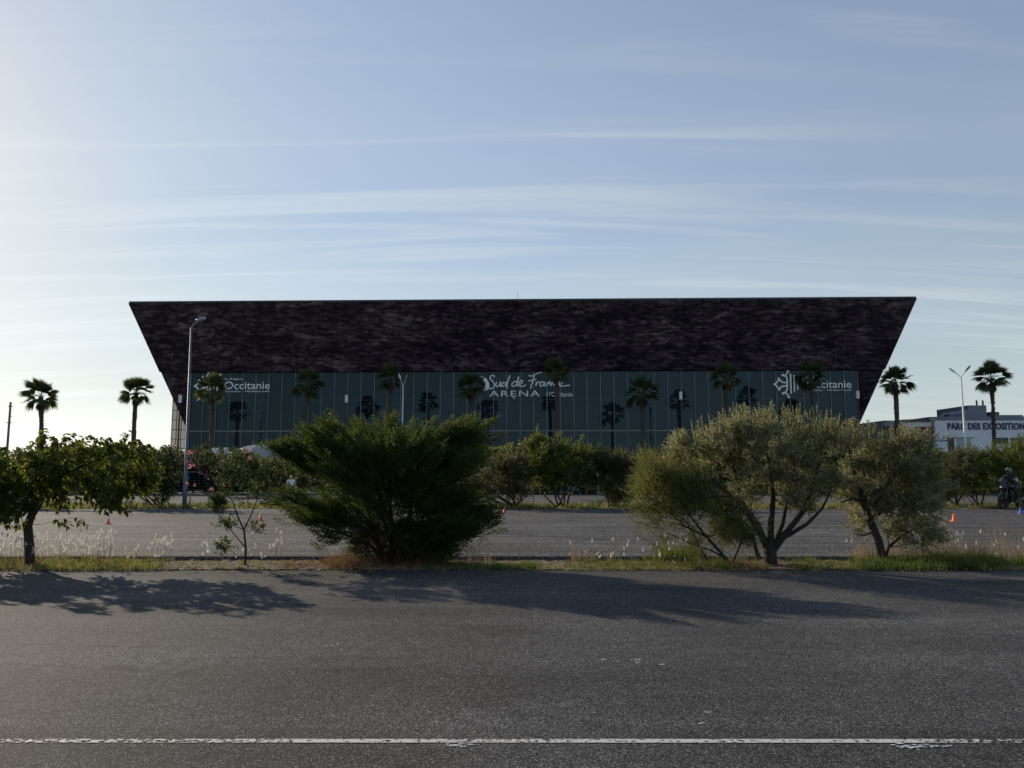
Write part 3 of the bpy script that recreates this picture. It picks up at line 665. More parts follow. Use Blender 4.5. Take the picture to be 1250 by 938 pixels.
# dry brush and small things in the near verge
def tuft_field(name, label, cat, mat, regions, seed, kind='stuff', width=.004, lean=.35, group=None, zb=0.012, curl=.5):
    """regions: (px0, px1, Y0, Y1, count, h0, h1). blades in tufts, each blade two quads"""
    rng = np.random.default_rng(seed); V = []; Qs = []; off = 0
    for (px0, px1, Y0, Y1, k, h0, h1) in regions:
        nt = max(k // 14, 1); ty = rng.uniform(Y0, Y1, nt); tx = rng.uniform(px0 - CX, px1 - CX, nt) / F * ty; th = rng.uniform(h0, h1, nt) * rng.uniform(.35, 1.25, nt) * (1 + .35*np.sin(tx*3.1+seed) * np.sin(tx*7.7+ty*5))
        i = rng.integers(0, nt, k); r = .03 + th[i] * .14
        bx = tx[i] + rng.normal(0, 1, k) * r; by = ty[i] + rng.normal(0, 1, k) * r; h = th[i] * rng.uniform(.55, 1.05, k)
        az = rng.uniform(0, 2*math.pi, k); ln = np.abs(rng.normal(0, lean, k)); d = np.stack([np.cos(az)*ln, np.sin(az)*ln, np.ones(k)], -1); d = unit(d)
        s = np.stack([-np.sin(az), np.cos(az), np.zeros(k)], -1); a2 = rng.uniform(0, math.pi, k); s = np.stack([np.cos(a2), np.sin(a2), np.zeros(k)], -1)
        p0 = np.stack([bx, by, np.full(k, zb)], -1); m_ = p0 + d * h[:, None] * .55; tip = m_ + unit(d + np.stack([np.cos(az), np.sin(az), -.2*np.ones(k)], -1) * curl * ln[:, None]) * h[:, None] * .45
        w = (width * rng.uniform(.7, 1.3, k))[:, None]
        vv = np.stack([p0 - s*w, p0 + s*w, m_ + s*w*.8, m_ - s*w*.8, tip + s*w*.15, tip - s*w*.15], 1).reshape(-1, 3)
        idx = np.arange(k)[:, None] * 6 + off; Qs.append(idx + np.array([0, 1, 2, 3])); Qs.append(idx + np.array([3, 2, 4, 5])); V.append(vv); off += 6 * k
    o = link(name, mesh_np(name, np.concatenate(V), np.concatenate(Qs)), mat); tag(o, label, cat, group, kind); return o
Y0, Y1 = YE - .02, YK - .05
tuft_field('dry_grass', 'short yellow grass along the near verge', 'grass', M['grass_y'],
    [(-60, 200, Y0, Y1+.1, 8000, .03, .13), (200, 420, Y0+.1, Y1-.1, 2600, .02, .06), (60, 130, Y0, Y1, 1500, .06, .16), (520, 850, Y0+.02, Y1-.3, 3200, .02, .06), (700, 1060, Y0, Y1-.2, 4600, .02, .08), (1180, 1320, Y0, Y1, 3000, .03, .12), (420,520,Y0,Y1,1200,.03,.09)], 31)
tuft_field('green_grass', 'lush green grass tufts along the verge edge', 'grass', M['grass_g'],
    [(1035, 1215, Y0+.05, Y1, 12000, .06, .2), (1120, 1200, Y0+.2, Y1, 5000, .12, .27), (1225, 1310, Y0+.4, Y1, 3000, .1, .24), (520, 660, Y0+.1, Y0+.9, 3000, .03, .10), (690, 850, Y0+.1, Y1, 3000, .04, .12), (840, 900, Y0+.1, Y1, 1600, .06, .16), (0, 210, Y0+.1, Y1, 4000, .04, .12), (130,160,Y0,Y0+.5,600,.03,.08), (955,1035,Y0+.1,Y1,1500,.04,.12), (800,850,Y1-.3,Y1+.5,2400,.15,.4)], 32)
tuft_field('straw_stalks', 'tall thin straw-coloured grass stalks along the verge', 'grass', M['straw'],
    [(1080, 1310, Y1-.6, Y1+.6, 1500, .3, .75), (1030, 1140, Y1-.5, Y1+.3, 900, .25, .45), (560, 620, Y0+.3, Y1, 300, .1, .25), (-40, 220, Y0+.4, Y1+.4, 700, .15, .35), (690, 760, Y1-.3, Y1+.3, 260, .1, .3), (840, 940, Y0+.2, Y1, 600, .08, .2)], 33, width=.0022, lean=.12)
tuft_field('dead_brush', 'dry rust-brown brush heaped around the foot of the evergreen', 'dry grass', M['brown'],
    [(400, 448, Y0+.2, Y1, 2600, .05, .24), (425, 440, Y0+.4, Y1, 900, .15, .34), (450, 545, Y0+.5, Y1+.1, 2600, .05, .22), (545, 590, Y0+.3, Y1, 500, .03, .10), (350, 400, Y0+.1, Y1-.2, 700, .03, .10), (880, 930, Y0+.1, Y0+.8, 900, .05, .16)], 34, width=.0035, lean=.75)
def litter():
    rng = np.random.default_rng(90); n = 9000; px = rng.uniform(-60, 1320, n); Y = np.concatenate([rng.uniform(YE - .05, YK + .1, n - 700), rng.normal(YE - .12, .09, 700)]); x = (px - CX) / F * Y
    ht = np.where(Y > YK, LOTZ, .02); pos = np.stack([x, Y, ht + rng.uniform(0, .015, n)], -1); a = rng.uniform(0, 6.28, n); d = unit(np.stack([np.cos(a), np.sin(a), rng.uniform(-.1, .5, n)], -1))
    V = leaf_geo(pos, d, rng.uniform(.015, .05, n), rng.uniform(.006, .018, n), rng); V[:, 2] = np.maximum(V[:, 2], .006)
    o = link('leaf_litter', mesh_np('leaf_litter', V, quads_for(V)), M['litter']); tag(o, 'dry fallen leaves and twigs lying on the near verge', 'leaf litter', kind='stuff')
litter()
def seeds():
    rng = np.random.default_rng(40); V = []; S = MB(); 
    spots = [(-40, 60, 653, 678, 170), (60, 120, 655, 678, 75), (118, 145, 648, 670, 26), (60, 200, 665, 685, 30), (185, 210, 655, 672, 16), (230, 260, 660, 680, 8), (262, 345, 648, 690, 14), (335, 345, 650, 672, 7), (690, 800, 660, 684, 16), (1160, 1180, 645, 672, 12), (1190, 1260, 650, 680, 12), (800, 840, 655, 690, 22), (1030, 1040, 655, 670, 2)]
    for x0, x1, y0, y1, k in spots:
        for i in range(k):
            Y = rng.uniform(Y0 + .4, Y1 + .25); px = rng.uniform(x0, x1); top = P(px, rng.uniform(y0, y1), Y); top[2] = max(top[2], .1)
            g = np.array([top[0] + rng.normal(0, .03), top[1] + rng.normal(0, .03), .01]); S.tube([g, (g + top)/2 + rng.normal(0, .008, 3), top], .0014, 3, False)
            ax = unit(top - g + rng.normal(0, .05, 3)); n = 30; t = rng.uniform(0, 1, n)[:, None]; hl = rng.uniform(.04, .085)
            pos = top + ax * t * hl; d = unit(rng.normal(size=(n, 3)) + ax * 1.4); V.append(leaf_geo(pos, d, .026 * (1.2 - .6*t[:, 0]), .011, rng))
    V = np.concatenate(V); o = link('seed_head_grass', mesh_np('seed_heads', V, quads_for(V)), M['seed']); tag(o, 'fluffy white seed heads of grass in the verge', 'grass', kind='stuff')
    s = S.build('seed_stalks', M['straw'], o)
seeds()
# twiggy dead shrub right of the conifer
b = P(566, 690, 13.9); b[2] = 0
rng = np.random.default_rng(9)
root = empty('dead_bush', b, 'small bare-branched bush at the right foot of the evergreen', 'shrub')
tg = blob_points(rng, [pb(585, 662, 13.9, 22, 16, .3), pb(570, 678, 13.9, 26, 8, .3)], 260, .4); tg = tg[tg[:, 2] > .03]
sk = skeleton(rng, [([b, b + np.array([.05, 0, .1])], .015, .01)], tg, r_tip=.0018, bend=.1); sk.v = [tuple(np.array(v) - b) for v in sk.v]; sk.build('stem', M['wood'], root)
V = twigs(rng, tg, unit(rng.normal(size=tg.shape) + np.array([0, 0, 1.0])), np.full(len(tg), .08), 5, .03, .006); link('foliage', mesh_np('foliage', V - b, quads_for(V)), M['grey_olive'], root)
# litter of the verge: stones, sticks
def pebbles(px, py, s, name, label, mat=None, sq=.5):
    c = G(px, py); bm = bmesh.new(); bmesh.ops.create_icosphere(bm, subdivisions=2, radius=s); rng = random.Random(px)
    for v in bm.verts: v.co *= rng.uniform(.8, 1.15); v.co.z *= sq
    me = bpy.data.meshes.new(name); bm.to_mesh(me); bm.free(); o = link(name, me, mat or M['stone'], None, (c[0], c[1], s * sq * .6)); o.rotation_euler = (0, 0, px); return tag(o, label, 'stone', 'stones on the near verge')
pebbles(1082, 693.5, .06, 'stone', 'flat pale stone at the asphalt edge below the bent olive trunk', sq=.35)
pebbles(1208, 693, .05, 'stone', 'pale grey stone between the lush green tufts and the thin stalks', sq=.4)
pebbles(618, 694, .04, 'stone', 'small pale stone at the lot edge right of the bare-branched bush')
# crumpled pale litter at the bush
c = G(537, 684); bm = bmesh.new(); bmesh.ops.create_icosphere(bm, subdivisions=3, radius=.07); rr = random.Random(5)
for v in bm.verts: v.co *= rr.uniform(.55, 1.15); v.co.z *= .8
me = bpy.data.meshes.new('plastic_bag'); bm.to_mesh(me); bm.free(); tag(link('plastic_bag', me, M['sign'], None, (c[0], c[1], .05)), 'crumpled white plastic bag lying under the evergreen bush', 'litter')

# ------------------------------------------------------------------ far verge shrubs
def shrub(name, bx, by, Y, label, mat, blobs, nt, seed, stems=5, tlen=(.15,.35), leaf=(.07,.025), m=10, ntw=5, top=None, group='shrubs along the far verge', up=.4, spread=10, cat='shrub', shell=.4):
    b = P(bx, by, Y); b[2] = LOTZ if Y < 45 else 0.0; rng = np.random.default_rng(seed); roots = []
    cz = np.mean([q[2] for q in blobs]); cxs = [q[0] for q in blobs]
    for i in range(stems):
        q = blobs[i % len(blobs)]; e = np.array([q[0] + rng.normal(0, .15), q[1] + rng.normal(0, .3), q[2] - q[5]*.1]); s = b + np.array([rng.normal(0, PX(spread, Y)*.3), rng.normal(0, .1), 0])
        mid = s * .45 + e * .55 + np.array([rng.normal(0, .08), 0, -.1]); roots.append(([s, s*.7+mid*.3+rng.normal(0,.02,3), mid, e], .055, .018))
    return tree(name, b, label, cat, roots, [tuple(q) for q in blobs], int(nt*1.5), None, mat, n_twig=ntw+3, tlen=tlen, leaf=(leaf[0]*1.15, leaf[1]*1.3), m=m+2, up=up, seed=seed, group=group, shell=shell, r_tip=.007, top_tw=top, clump=(9, .17, .18))
YS = YF + 1.1
shrub('shrub', 195, 623, YS, 'dense dark rounded shrub standing beside the tall lamp post', M['dark_leaf'], [pb(185,580,YS,26,26,1.2), pb(210,572,YS,22,22,1.0), pb(165,585,YS,20,26,.9), pb(200,600,YS,26,14,.9), pb(140,580,YS,20,24,.9)], 330, 51, stems=8)
shrub('shrub', 25, 622, YS, 'dim shrub seen through the crown of the broad-leaved tree', M['dark_leaf'], [pb(10,590,YS,30,24,1.1), pb(45,585,YS,26,24,1.0), pb(-20,585,YS,26,26,1.0)], 220, 52)
shrub('shrub', 628, 623, YS, 'grey-olive shrub with a fan of dark stems right of the evergreen', M['grey_olive'], [pb(590,583,YS,32,22,1.0), pb(618,575,YS,28,20,1.0), pb(585,600,YS,22,14,.8), pb(630,595,YS,16,20,.8)], 300, 53, stems=9, top=(26, 600, 650, YS, lambda x: 556, (.15,.4)))
shrub('shrub', 684, 622, YS, 'tallest far shrub, bright green on top with a bare forked trunk', M['bright'], [pb(668,560,YS,28,26,1.1), pb(700,562,YS,30,24,1.1), pb(660,592,YS,16,12,.5), pb(690,580,YS,40,16,1.0)], 330, 54, stems=6, leaf=(.09,.035), top=(40, 645, 735, YS, lambda x: 545 + abs(x-680)*.12, (.2,.45)))
shrub('shrub', 745, 622, YS, 'dark green spreading shrub on slanting stems beside the bright one', M['dark_leaf'], [pb(738,575,YS,30,24,1.1), pb(765,580,YS,34,24,1.1), pb(790,582,YS,20,20,.9), pb(760,600,YS,24,14,.8)], 330, 55, stems=8, top=(34, 730, 800, YS, lambda x: 560, (.2,.5)), up=.6)
shrub('shrub', 1165, 622, YS+.4, 'green shrub just right of the smaller olive crown', M['grey_olive'], [pb(1165,572,YS+.4,26,20,.9), pb(1150,590,YS+.4,20,18,.8), pb(1185,578,YS+.4,18,16,.8)], 220, 56)
shrub('shrub', 1225, 618, YS+1.8, 'big rounded shrub with upright shoots behind the motorcycle', M['bright'], [pb(1215,570,YS+1.8,34,22,1.3), pb(1245,562,YS+1.8,34,24,1.3), pb(1280,570,YS+1.8,30,28,1.3), pb(1240,592,YS+1.8,46,18,1.2)], 420, 57, top=(70, 1195, 1300, YS+1.8, lambda x: 556, (.2,.5)), stems=8)
shrub('shrub', 1197, 621, YS+1.2, 'leafy shrub filling the gap left of the motorcycle', M['bright'], [pb(1195,570,YS+1.2,22,20,1.0), pb(1180,585,YS+1.2,20,18,.9)], 240, 63, top=(24, 1175, 1215, YS+1.2, lambda x: 556, (.15,.4)))
shrub('shrub', 345, 612, 47, 'grey feathery bush behind the walking person', M['grey_olive'], [pb(335,583,47,34,20,1.6), pb(375,578,47,38,24,1.6)], 300, 58, leaf=(.10,.03), group='shrubs beyond the access road')
shrub('shrub', 258, 612, 52, 'brownish flowering bush left of the pale dome, behind the wire fence', M['purple_leaf'], [pb(248,566,52,12,9,1.2), pb(262,572,52,16,9,1.2)], 110, 59, leaf=(.10,.04), group='shrubs beyond the access road')
# background planting between road and plaza: individual bushes
rng = np.random.default_rng(61)
bgs = []
names = ['olive-toned', 'dark', 'grey-green', 'brownish', 'deep green', 'dull green']
proto = []
mats = [M['grey_olive'], M['dark_leaf'], M['bright']]
for k in range(3):
    Yp = 60; o = shrub('background_bush', 625, 590, Yp, 'x', mats[k], [(0,60,.9,1.7,1.3,.9,3), (1.4,60,1.0,1.3,1.1,.8,2), (-1.5,60,.8,1.2,1.1,.75,2)], 260, 70+k, leaf=(.16,.06), m=8, ntw=5, tlen=(.2,.45), stems=5, group='bushes edging the plaza', spread=20)
    proto.append(o)
bdesc = ['seen through the left edge of the broad-leaved tree', 'behind the crooked trunk of the broad-leaved tree', 'under the outermost palm', 'at the base of the palm next to the arena', 'left of the tall grey lamp post',
 'just right of the tall grey lamp post', 'before the pale dome, left half', 'before the pale dome, right half', 'behind the left side of the evergreen', 'hidden mostly by the left stems of the evergreen', 'behind the right side of the evergreen',
 'behind the grey-olive shrub', 'behind the tallest bright shrub', 'in line with the middle of the dark spreading shrub', 'behind the pink oleander blooms', 'behind the feathery broom', 'behind the left limbs of the larger olive', 'behind the right limbs of the larger olive',
 'between the two olives', 'behind the bent trunk of the smaller olive', 'behind the crown of the smaller olive', 'below the red poster of the hall', 'below the white double lamp post', 'behind the motorcycle rider']
kn = ['grey-olive', 'dark green', 'brighter green']
for i, ds in enumerate(bdesc):
    k = i % 3; o = proto[k] if i < 3 else copy_tree(proto[k])
    Yb = 61 + rng.uniform(-2.5, 2.5); sc_ = rng.uniform(1.55, 1.95)
    px = 15 + i * 1220 / 23 + rng.uniform(-10, 10); xx = (px - CX) / F * Yb; zt = 1.0
    if 225 < px < 345: zt = .78
    o.location = (xx, Yb, 0); o.scale = (sc_, sc_, sc_ * zt * .95); o.rotation_euler = (0, 0, rng.uniform(0, 6.28))
    o['label'] = kn[k] + ' bush edging the plaza ' + ds; o['category'] = 'bush'
# far tree mass on the horizon
def far_mass():
    rng = np.random.default_rng(77); V = []
    pts = []
    for i in range(520):
        x = rng.uniform(-330, 330); Y = rng.uniform(215, 250); h = 3.4 + 2.6*math.sin(x*.035)*math.sin(x*.011+1) + rng.uniform(0, 2.2)
        c = np.array([x, Y, 0]); n = 130; d = unit(rng.normal(size=(n, 3))); p = c + np.array([0, 0, h*.45]) + d * rng.uniform(.5, 1, (n, 1)) * np.array([4.5, 3, h*.55]); p[:, 2] = np.maximum(p[:, 2], 0)
        V.append(leaf_geo(p, unit(rng.normal(size=(n, 3))), rng.uniform(.7, 1.4, n), .7, rng))
    V = np.concatenate(V); o = link('distant_woodland', mesh_np('distant_woodland', V, quads_for(V)), M['dark_leaf']); tag(o, 'low line of distant trees on the horizon', 'trees', kind='stuff')
far_mass()
tuft_field('far_verge_grass', 'dry grass of the far verge under the shrubs', 'grass', M['grass_y'], [(-20, 1270, YF-.1, YF+1.0, 15000, .08, .28), (-20, 1270, YF+1, YF+4.5, 14000, .08, .25)], 35, width=.012, zb=LOTZ)
tuft_field('far_verge_green', 'green weeds of the far verge under the shrubs', 'grass', M['grass_g'], [(-20, 1270, YF-.1, YF+3.5, 12000, .08, .35)], 36, width=.012, zb=LOTZ)

# ------------------------------------------------------------------ palms
def palm_meshes(seed, H, cr):
    rng = np.random.default_rng(seed); fat = rng.uniform(.82, 1.2); nsk = int(rng.integers(5, 20)); wild = rng.uniform(.05, .3); mb = MB(); n = 16; lean = rng.uniform(-.5, .5)
    pts = []; rad = []
    for i in range(n + 1):
        t = i / n; pts.append((lean * t * t + .05 * math.sin(5*t + seed), .05 * math.cos(4*t), H * t)); rad.append(fat*(.30 - .12*t + (.10 if i == 0 else 0)) * (1 + .10 * ((i*7+seed) % 3 - 1)) + (.05 if t > .78 else 0))
    mb.tube(pts, rad, 10)
    # stubs of old leaf bases
    for i in range(90):
        t = rng.uniform(.45, 1) ** .8; a = rng.uniform(0, 2*math.pi); k = int(t*n); p = np.array(pts[min(k, n)]); p = np.array([p[0], p[1], H*t]); r = .2
        d = np.array([math.cos(a), math.sin(a), .0]); mb.tube([p + d*r*.7, p + d*(r+.08) + np.array([0,0,.10]), p + d*(r+.12) + np.array([0,0,.22])], [.04, .03, .008], 4, False)
    me_t = bpy.data.meshes.new('palm_trunk'); me_t.from_pydata(mb.v, [], mb.f); me_t.materials.append(M['palm_bark']); me_t.update()
    top = np.array(pts[-1])
    V = []; Qs = []; off = 0
    def fan(o, d, pet, rf, droop, Vl):
        nonlocal off
        side = unit(np.cross(d, [0, 0, 1.0]) + 1e-6); rl = rng.uniform(-.75, .75); side = unit(side * math.cos(rl) + np.cross(side, d) * math.sin(rl)); nrm = np.cross(side, d)
        hub = o + d * pet + np.array([0, 0, -.10*droop])*pet
        w = .03; Vl += [o - side*w, o + side*w, hub + side*w*.6, hub - side*w*.6]
        nb = 17
        for j in range(nb):
            a = (j/(nb-1) - .5) * 2 * R(52); b_ = d*math.cos(a) + side*math.sin(a); ln = rf * (1 - .22*abs(a)/R(68)) * rng.uniform(.88, 1.08)
            b_ = unit(b_ - nrm*.0 + np.array([0, 0, -.10 - .28*droop])); s2 = unit(np.cross(b_, nrm)); ww = .052*rf
            mid = hub + b_*ln*.55 ; tip = hub + b_*ln - np.array([0, 0, .30*droop + .06])*ln
            Vl += [hub, mid + s2*ww, tip, mid - s2*ww]
    Vl = []
    nf = 34
    for i in range(nf):
        el = R(86) - (i / nf) * R(120) ; az = i * 2.39996 + rng.uniform(-.25, .25); el += rng.uniform(-wild, wild)
        d = np.array([math.cos(az)*math.cos(el), math.sin(az)*math.cos(el), math.sin(el)]); dr = max(0, .8 - (el + .6)/1.6)
        fan(top + np.array([0, 0, .05]), d, cr*rng.uniform(.25, .52), cr*rng.uniform(.5, .66), dr, Vl)
    Vl = np.array(Vl); me_c = mesh_np('palm_crown', Vl, quads_for(Vl)); me_c.materials.append(M['palm'])
    Vl = []
    for i in range(nsk):
        az = rng.uniform(0, 6.28); el = R(rng.uniform(-85, -62)); d = np.array([math.cos(az)*math.cos(el), math.sin(az)*math.cos(el), math.sin(el)]); fan(top - np.array([0,0,.1]), d, cr*.26, cr*.30, 1, Vl)
    Vl = np.array(Vl); me_d = mesh_np('dead_fronds', Vl, quads_for(Vl)); me_d.materials.append(M['dead'])
    return me_t, me_c, me_d
plist = [  # px, crown centre py, Y, crown radius m, label
 (55, 485, 98, 2.35, 'palm against open sky, outermost one left of the arena'),
 (166, 480, 98, 2.25, 'palm against open sky nearest the arena, between it and the outermost palm'),
 (262, 477, 81, 1.75, 'sunlit bright green palm in front of the arena, covering its white emblem'),
 (372, 470, 97, 2.1, 'shaded palm at the glass above the left part of the evergreen bush'),
 (479, 464, 97, 2.0, 'shaded palm right beside the pale double lamp post before the glass'),
 (575, 474, 97, 2.0, 'shaded palm just left of the large script lettering on the glass'),
 (680, 455, 92, 1.8, 'tall shaded palm covering the end of the script lettering'),
 (783, 480, 95, 2.3, 'shaded palm before the glass between the script lettering and the larger olive'),
 (887, 462, 97, 2.0, 'shaded palm above the crown of the larger olive tree'),
 (991, 460, 98, 2.0, 'shaded palm covering part of the region name, right of the emblem'),
 (1092, 467, 93, 2.15, 'palm in silhouette above the smaller olive, just off the arena corner'),
 (1208, 463, 95, 2.2, 'palm in silhouette in front of the exhibition hall lettering')]
for i, (px, py, Y, cr, lab) in enumerate(plist):
    c = P(px, py, Y); H = c[2]; mt, mc, md = palm_meshes(100 + i, H, cr*1.1)
    e = empty('palm_tree', (c[0], Y, 0), lab, 'palm tree', 'palms in a row before the arena')
    for nm, me in (('trunk', mt), ('crown', mc), ('dead_frond_skirt', md)):
        o = bpy.data.objects.new(nm, me); COL.objects.link(o); o.parent = e

# ------------------------------------------------------------------ arena
pL = np.array([P(158, 370, 111.6)[0], 111.6]); pR = np.array([P(1118, 364, 108.4)[0], 108.4])
Aang = math.atan2(pR[1]-pL[1], pR[0]-pL[0]); AO = (pL + pR) / 2; HW = np.linalg.norm(pR - pL) / 2
ux = np.array([math.cos(Aang), math.sin(Aang)]); uy = np.array([-math.sin(Aang), math.cos(Aang)])
H = (P(158, 370, 111.6)[2] + P(1118, 364, 108.4)[2]) / 2
def LP(px, py, yl):
    d = ray(px, py); o = np.array([0, 0, CH]); t = (yl - (o[:2] - AO).dot(uy)) / d[:2].dot(uy); p = o + d*t; return (p[:2] - AO).dot(ux), p[2]
K = .356
ZG = LP(640, 452, 3.3)[1]; YG = K*(H - ZG) + .3
XG0 = LP(233, 480, YG)[0]; XG1 = LP(1047, 480, YG)[0]
arena = empty('arena_building', (AO[0], AO[1], 0), 'huge dark arena widening upward, mottled cladding over a glass front with white lettering', 'arena', None, Aang)
D = 100.0
def quadslab(name, c, th, mat):
    """slab from 4 outer corners, thickened inward along the normal"""
    c = [Vector(p) for p in c]; n = (c[1]-c[0]).cross(c[3]-c[0]).normalized() * th; m = MB(); m.add(c + [p + n for p in c], [(0,1,2,3),(7,6,5,4),(0,4,5,1),(1,5,6,2),(2,6,7,3),(3,7,4,0)]); return m.build(name, mat, arena)
def cor(sx, z, back=False):
    x = sx*(HW - K*(H - z)); y = (D - K*(H - z)) if back else K*(H - z); return (x, y, z)
quadslab('front_cladding', [cor(-1, H), cor(-1, ZG), cor(1, ZG), cor(1, H)], .35, M['clad'])
zl = H - (HW - abs(XG0))/K; zr = H - (HW - abs(XG1))/K
m = MB(); m.prism([(0,0)], 0, 0) if False else None
for sx, xg in ((-1, XG0), (1, XG1)):
    zz = H - (HW - abs(xg))/K; pts = [cor(sx, ZG), (xg, K*(H-ZG), ZG), (xg, K*(H-zz), zz)]
    m = MB(); m.add(pts + [(p[0], p[1] + .35, p[2]) for p in pts], [(0,1,2),(5,4,3),(0,3,4,1),(1,4,5,2),(2,5,3,0)]); m.build('corner_cladding', M['clad'], arena)
quadslab('side_cladding', [cor(-1, H, True), cor(-1, 0, True), cor(-1, 0), cor(-1, H)], -.35, M['clad'])
quadslab('side_cladding', [cor(1, H), cor(1, 0), cor(1, 0, True), cor(1, H, True)], -.35, M['clad'])
quadslab('back_cladding', [cor(1, H, True), cor(1, 0, True), cor(-1, 0, True), cor(-1, H, True)], .35, M['clad'])
m = MB(); m.box(-HW + .4, .4, H - .6, HW - .4, D - .4, H - .35); m.build('roof', M['roof'], arena)
m = MB(); m.box(-HW - .03, -.05, H, HW + .03, .5, H + .22); m.box(-HW - .03, .5, H, -HW + .5, D, H + .22); m.box(HW - .5, .5, H, HW + .03, D, H + .22); m.build('roof_edge_trim', M['trim'], arena)
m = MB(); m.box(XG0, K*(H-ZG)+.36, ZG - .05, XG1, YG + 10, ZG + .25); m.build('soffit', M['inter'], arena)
ax, az = LP(632, 357, 20); m = MB(); m.tube([(ax, 20, H-.4), (ax, 20, az)], [.06, .03], 6); m.build('roof_antenna', M['trim'], arena)
# glass bays
ZT = LP(640, 526, YG)[1]; Z2 = LP(640, 488, YG)[1]
nb = 50; bw = (XG1 - XG0) / nb
gm = MB(); gm.box(.04, 0, .05, bw - .04, .03, ZT - .08); gm.box(.04, 0, ZT + .08, bw - .04, .03, Z2 - .03); gm.box(.04, 0, Z2 + .03, bw - .04, .03, ZG - .06)
g0 = gm.build('glass_bay', M['glass'], arena); gme = g0.data
mm = MB(); mm.box(-.045, -.16, 0, .045, .12, ZG); m0 = mm.build('mullion', M['mullion'], arena); mme = m0.data
rr = random.Random(4)
for i in range(nb + 1):
    if i < nb:
        o = g0 if i == 0 else link('glass_bay', gme, None, arena); o.location = (XG0 + i*bw, YG, 0); o.rotation_euler = (R(rr.uniform(-.15, .15)), 0, R(rr.uniform(-.22, .22)))
    o = m0 if i == 0 else link('mullion', mme, None, arena); o.location = (XG0 + i*bw, YG, 0)
for z, h, mt_ in ((ZT, .09, M['mullion']), (Z2, .035, M['trim']), (.05, .1, M['trim'])):
    m = MB(); m.box(XG0, YG - .05, z - h, XG1, YG + .06, z + h); m.build('transom', mt_, arena)
# side glazing returns of the glass box
for sx, xg in ((-1, XG0), (1, XG1)):
    m = MB(); m.box(min(xg, xg+sx*.05), YG + .13, 0, max(xg, xg+sx*.05), YG + 12, ZG - .1); m.build('side_glazing', M['glass'], arena)
# interior: back wall, floors, columns
m = MB(); m.box(XG0 + .3, YG + 11, 0, XG1 - .3, YG + 11.4, ZG - .1); m.build('foyer_back_wall', M['inter'], arena)
m = MB(); m.box(XG0 + .3, YG + 3.2, ZT - .25, XG1 - .3, YG + 11, ZT + .1); m.build('mezzanine_floor', M['conc'], arena)
m = MB(); m.box(XG0 + .1, YG + .2, 0, XG1 - .1, YG + 11, .03); m.build('foyer_floor', M['inter'], arena)
cm = MB(); cm.tube([(0,0,.04), (0,0,ZG - .1)], .35, 14, False); c0 = cm.build('interior_column', M['column'], arena, smooth=True); cme = c0.data
for i, px in enumerate([316, 396, 478, 556, 636, 713, 793, 878, 960, 1035]):
    o = c0 if i == 0 else link('interior_column', cme, None, arena); o.location = (LP(px, 480, YG + 1.6)[0], YG + 1.6, 0)
for px in (252, 259, 266, 272, 280):
    m = MB(); x = LP(px, 520, YG + 4)[0]; m.box(x-.12, YG+4, .04, x+.12, YG+4.2, ZT+2.5); m.build('foyer_fin', M['column'], arena)
# raised side gallery behind the left corner
gy = 26.0
gx0, gz1 = LP(212, 478, gy); gx1, gz0 = LP(236, 548, gy)
m = MB(); m.box(gx0, gy, gz0, gx1 + 4, gy + 14, gz1); m.build('side_gallery', M['gallery'], arena)
m = MB()
for k in range(7):
    x = gx0 + (gx1 - gx0 + 1) * k / 6; m.box(x - .05, gy - .12, gz0, x + .05, gy - .02, gz1)
for k in range(7):
    z = gz0 + (gz1 - gz0) * k / 6; m.box(gx0 - .05, gy - .16, z - .05, gx1 + 1, gy - .13, z + .05)
m.build('gallery_frame', M['trim'], arena)

# ---- lettering
def text_mesh(txt, bold=0.0, spacing=1.0):
    cu = bpy.data.curves.new('t', 'FONT'); cu.body = txt; cu.size = 1; cu.extrude = 0.02; cu.offset = bold; cu.space_character = spacing; cu.resolution_u = 3
    ob = bpy.data.objects.new('t', cu); COL.objects.link(ob); bpy.context.view_layer.update()
    dg = bpy.context.evaluated_depsgraph_get(); me = bpy.data.meshes.new_from_object(ob.evaluated_get(dg)); bpy.data.objects.remove(ob)
    return me
def place_text(name, txt, mat, parent, x0, x1, z0, z1, y, bold=0.0, spacing=1.0, depth=.06, ref=None):
    """fit text to x0..x1 and z0..z1 (z range of its own bounding box) on plane y"""
    me = text_mesh(txt, bold, spacing); n = len(me.vertices); co = np.zeros(n*3, dtype=np.float32); me.vertices.foreach_get('co', co); co = co.reshape(-1, 3)
    a, bb = co.min(0), co.max(0)
    out = np.zeros_like(co); out[:, 0] = x0 + (co[:, 0]-a[0])/(bb[0]-a[0])*(x1-x0); out[:, 2] = z0 + (co[:, 1]-a[1])/(bb[1]-a[1])*(z1-z0); out[:, 1] = y - (co[:, 2]-a[2])/(bb[2]-a[2])*depth
    me.vertices.foreach_set('co', out.ravel()); me.update(); me.name = name; me.materials.clear(); o = link(name, me, mat, parent); return o
YW = YG - .20
def wl(px, py): return LP(px, py, YW)
def ptext(name, txt, px0, px1, pytop, pybot, **kw):
    x0, z1 = wl(px0, pytop); x1, z0 = wl(px1, pybot); return place_text(name, txt, M['lamp_white'], arena, x0, x1, z0, z1, YW, **kw)
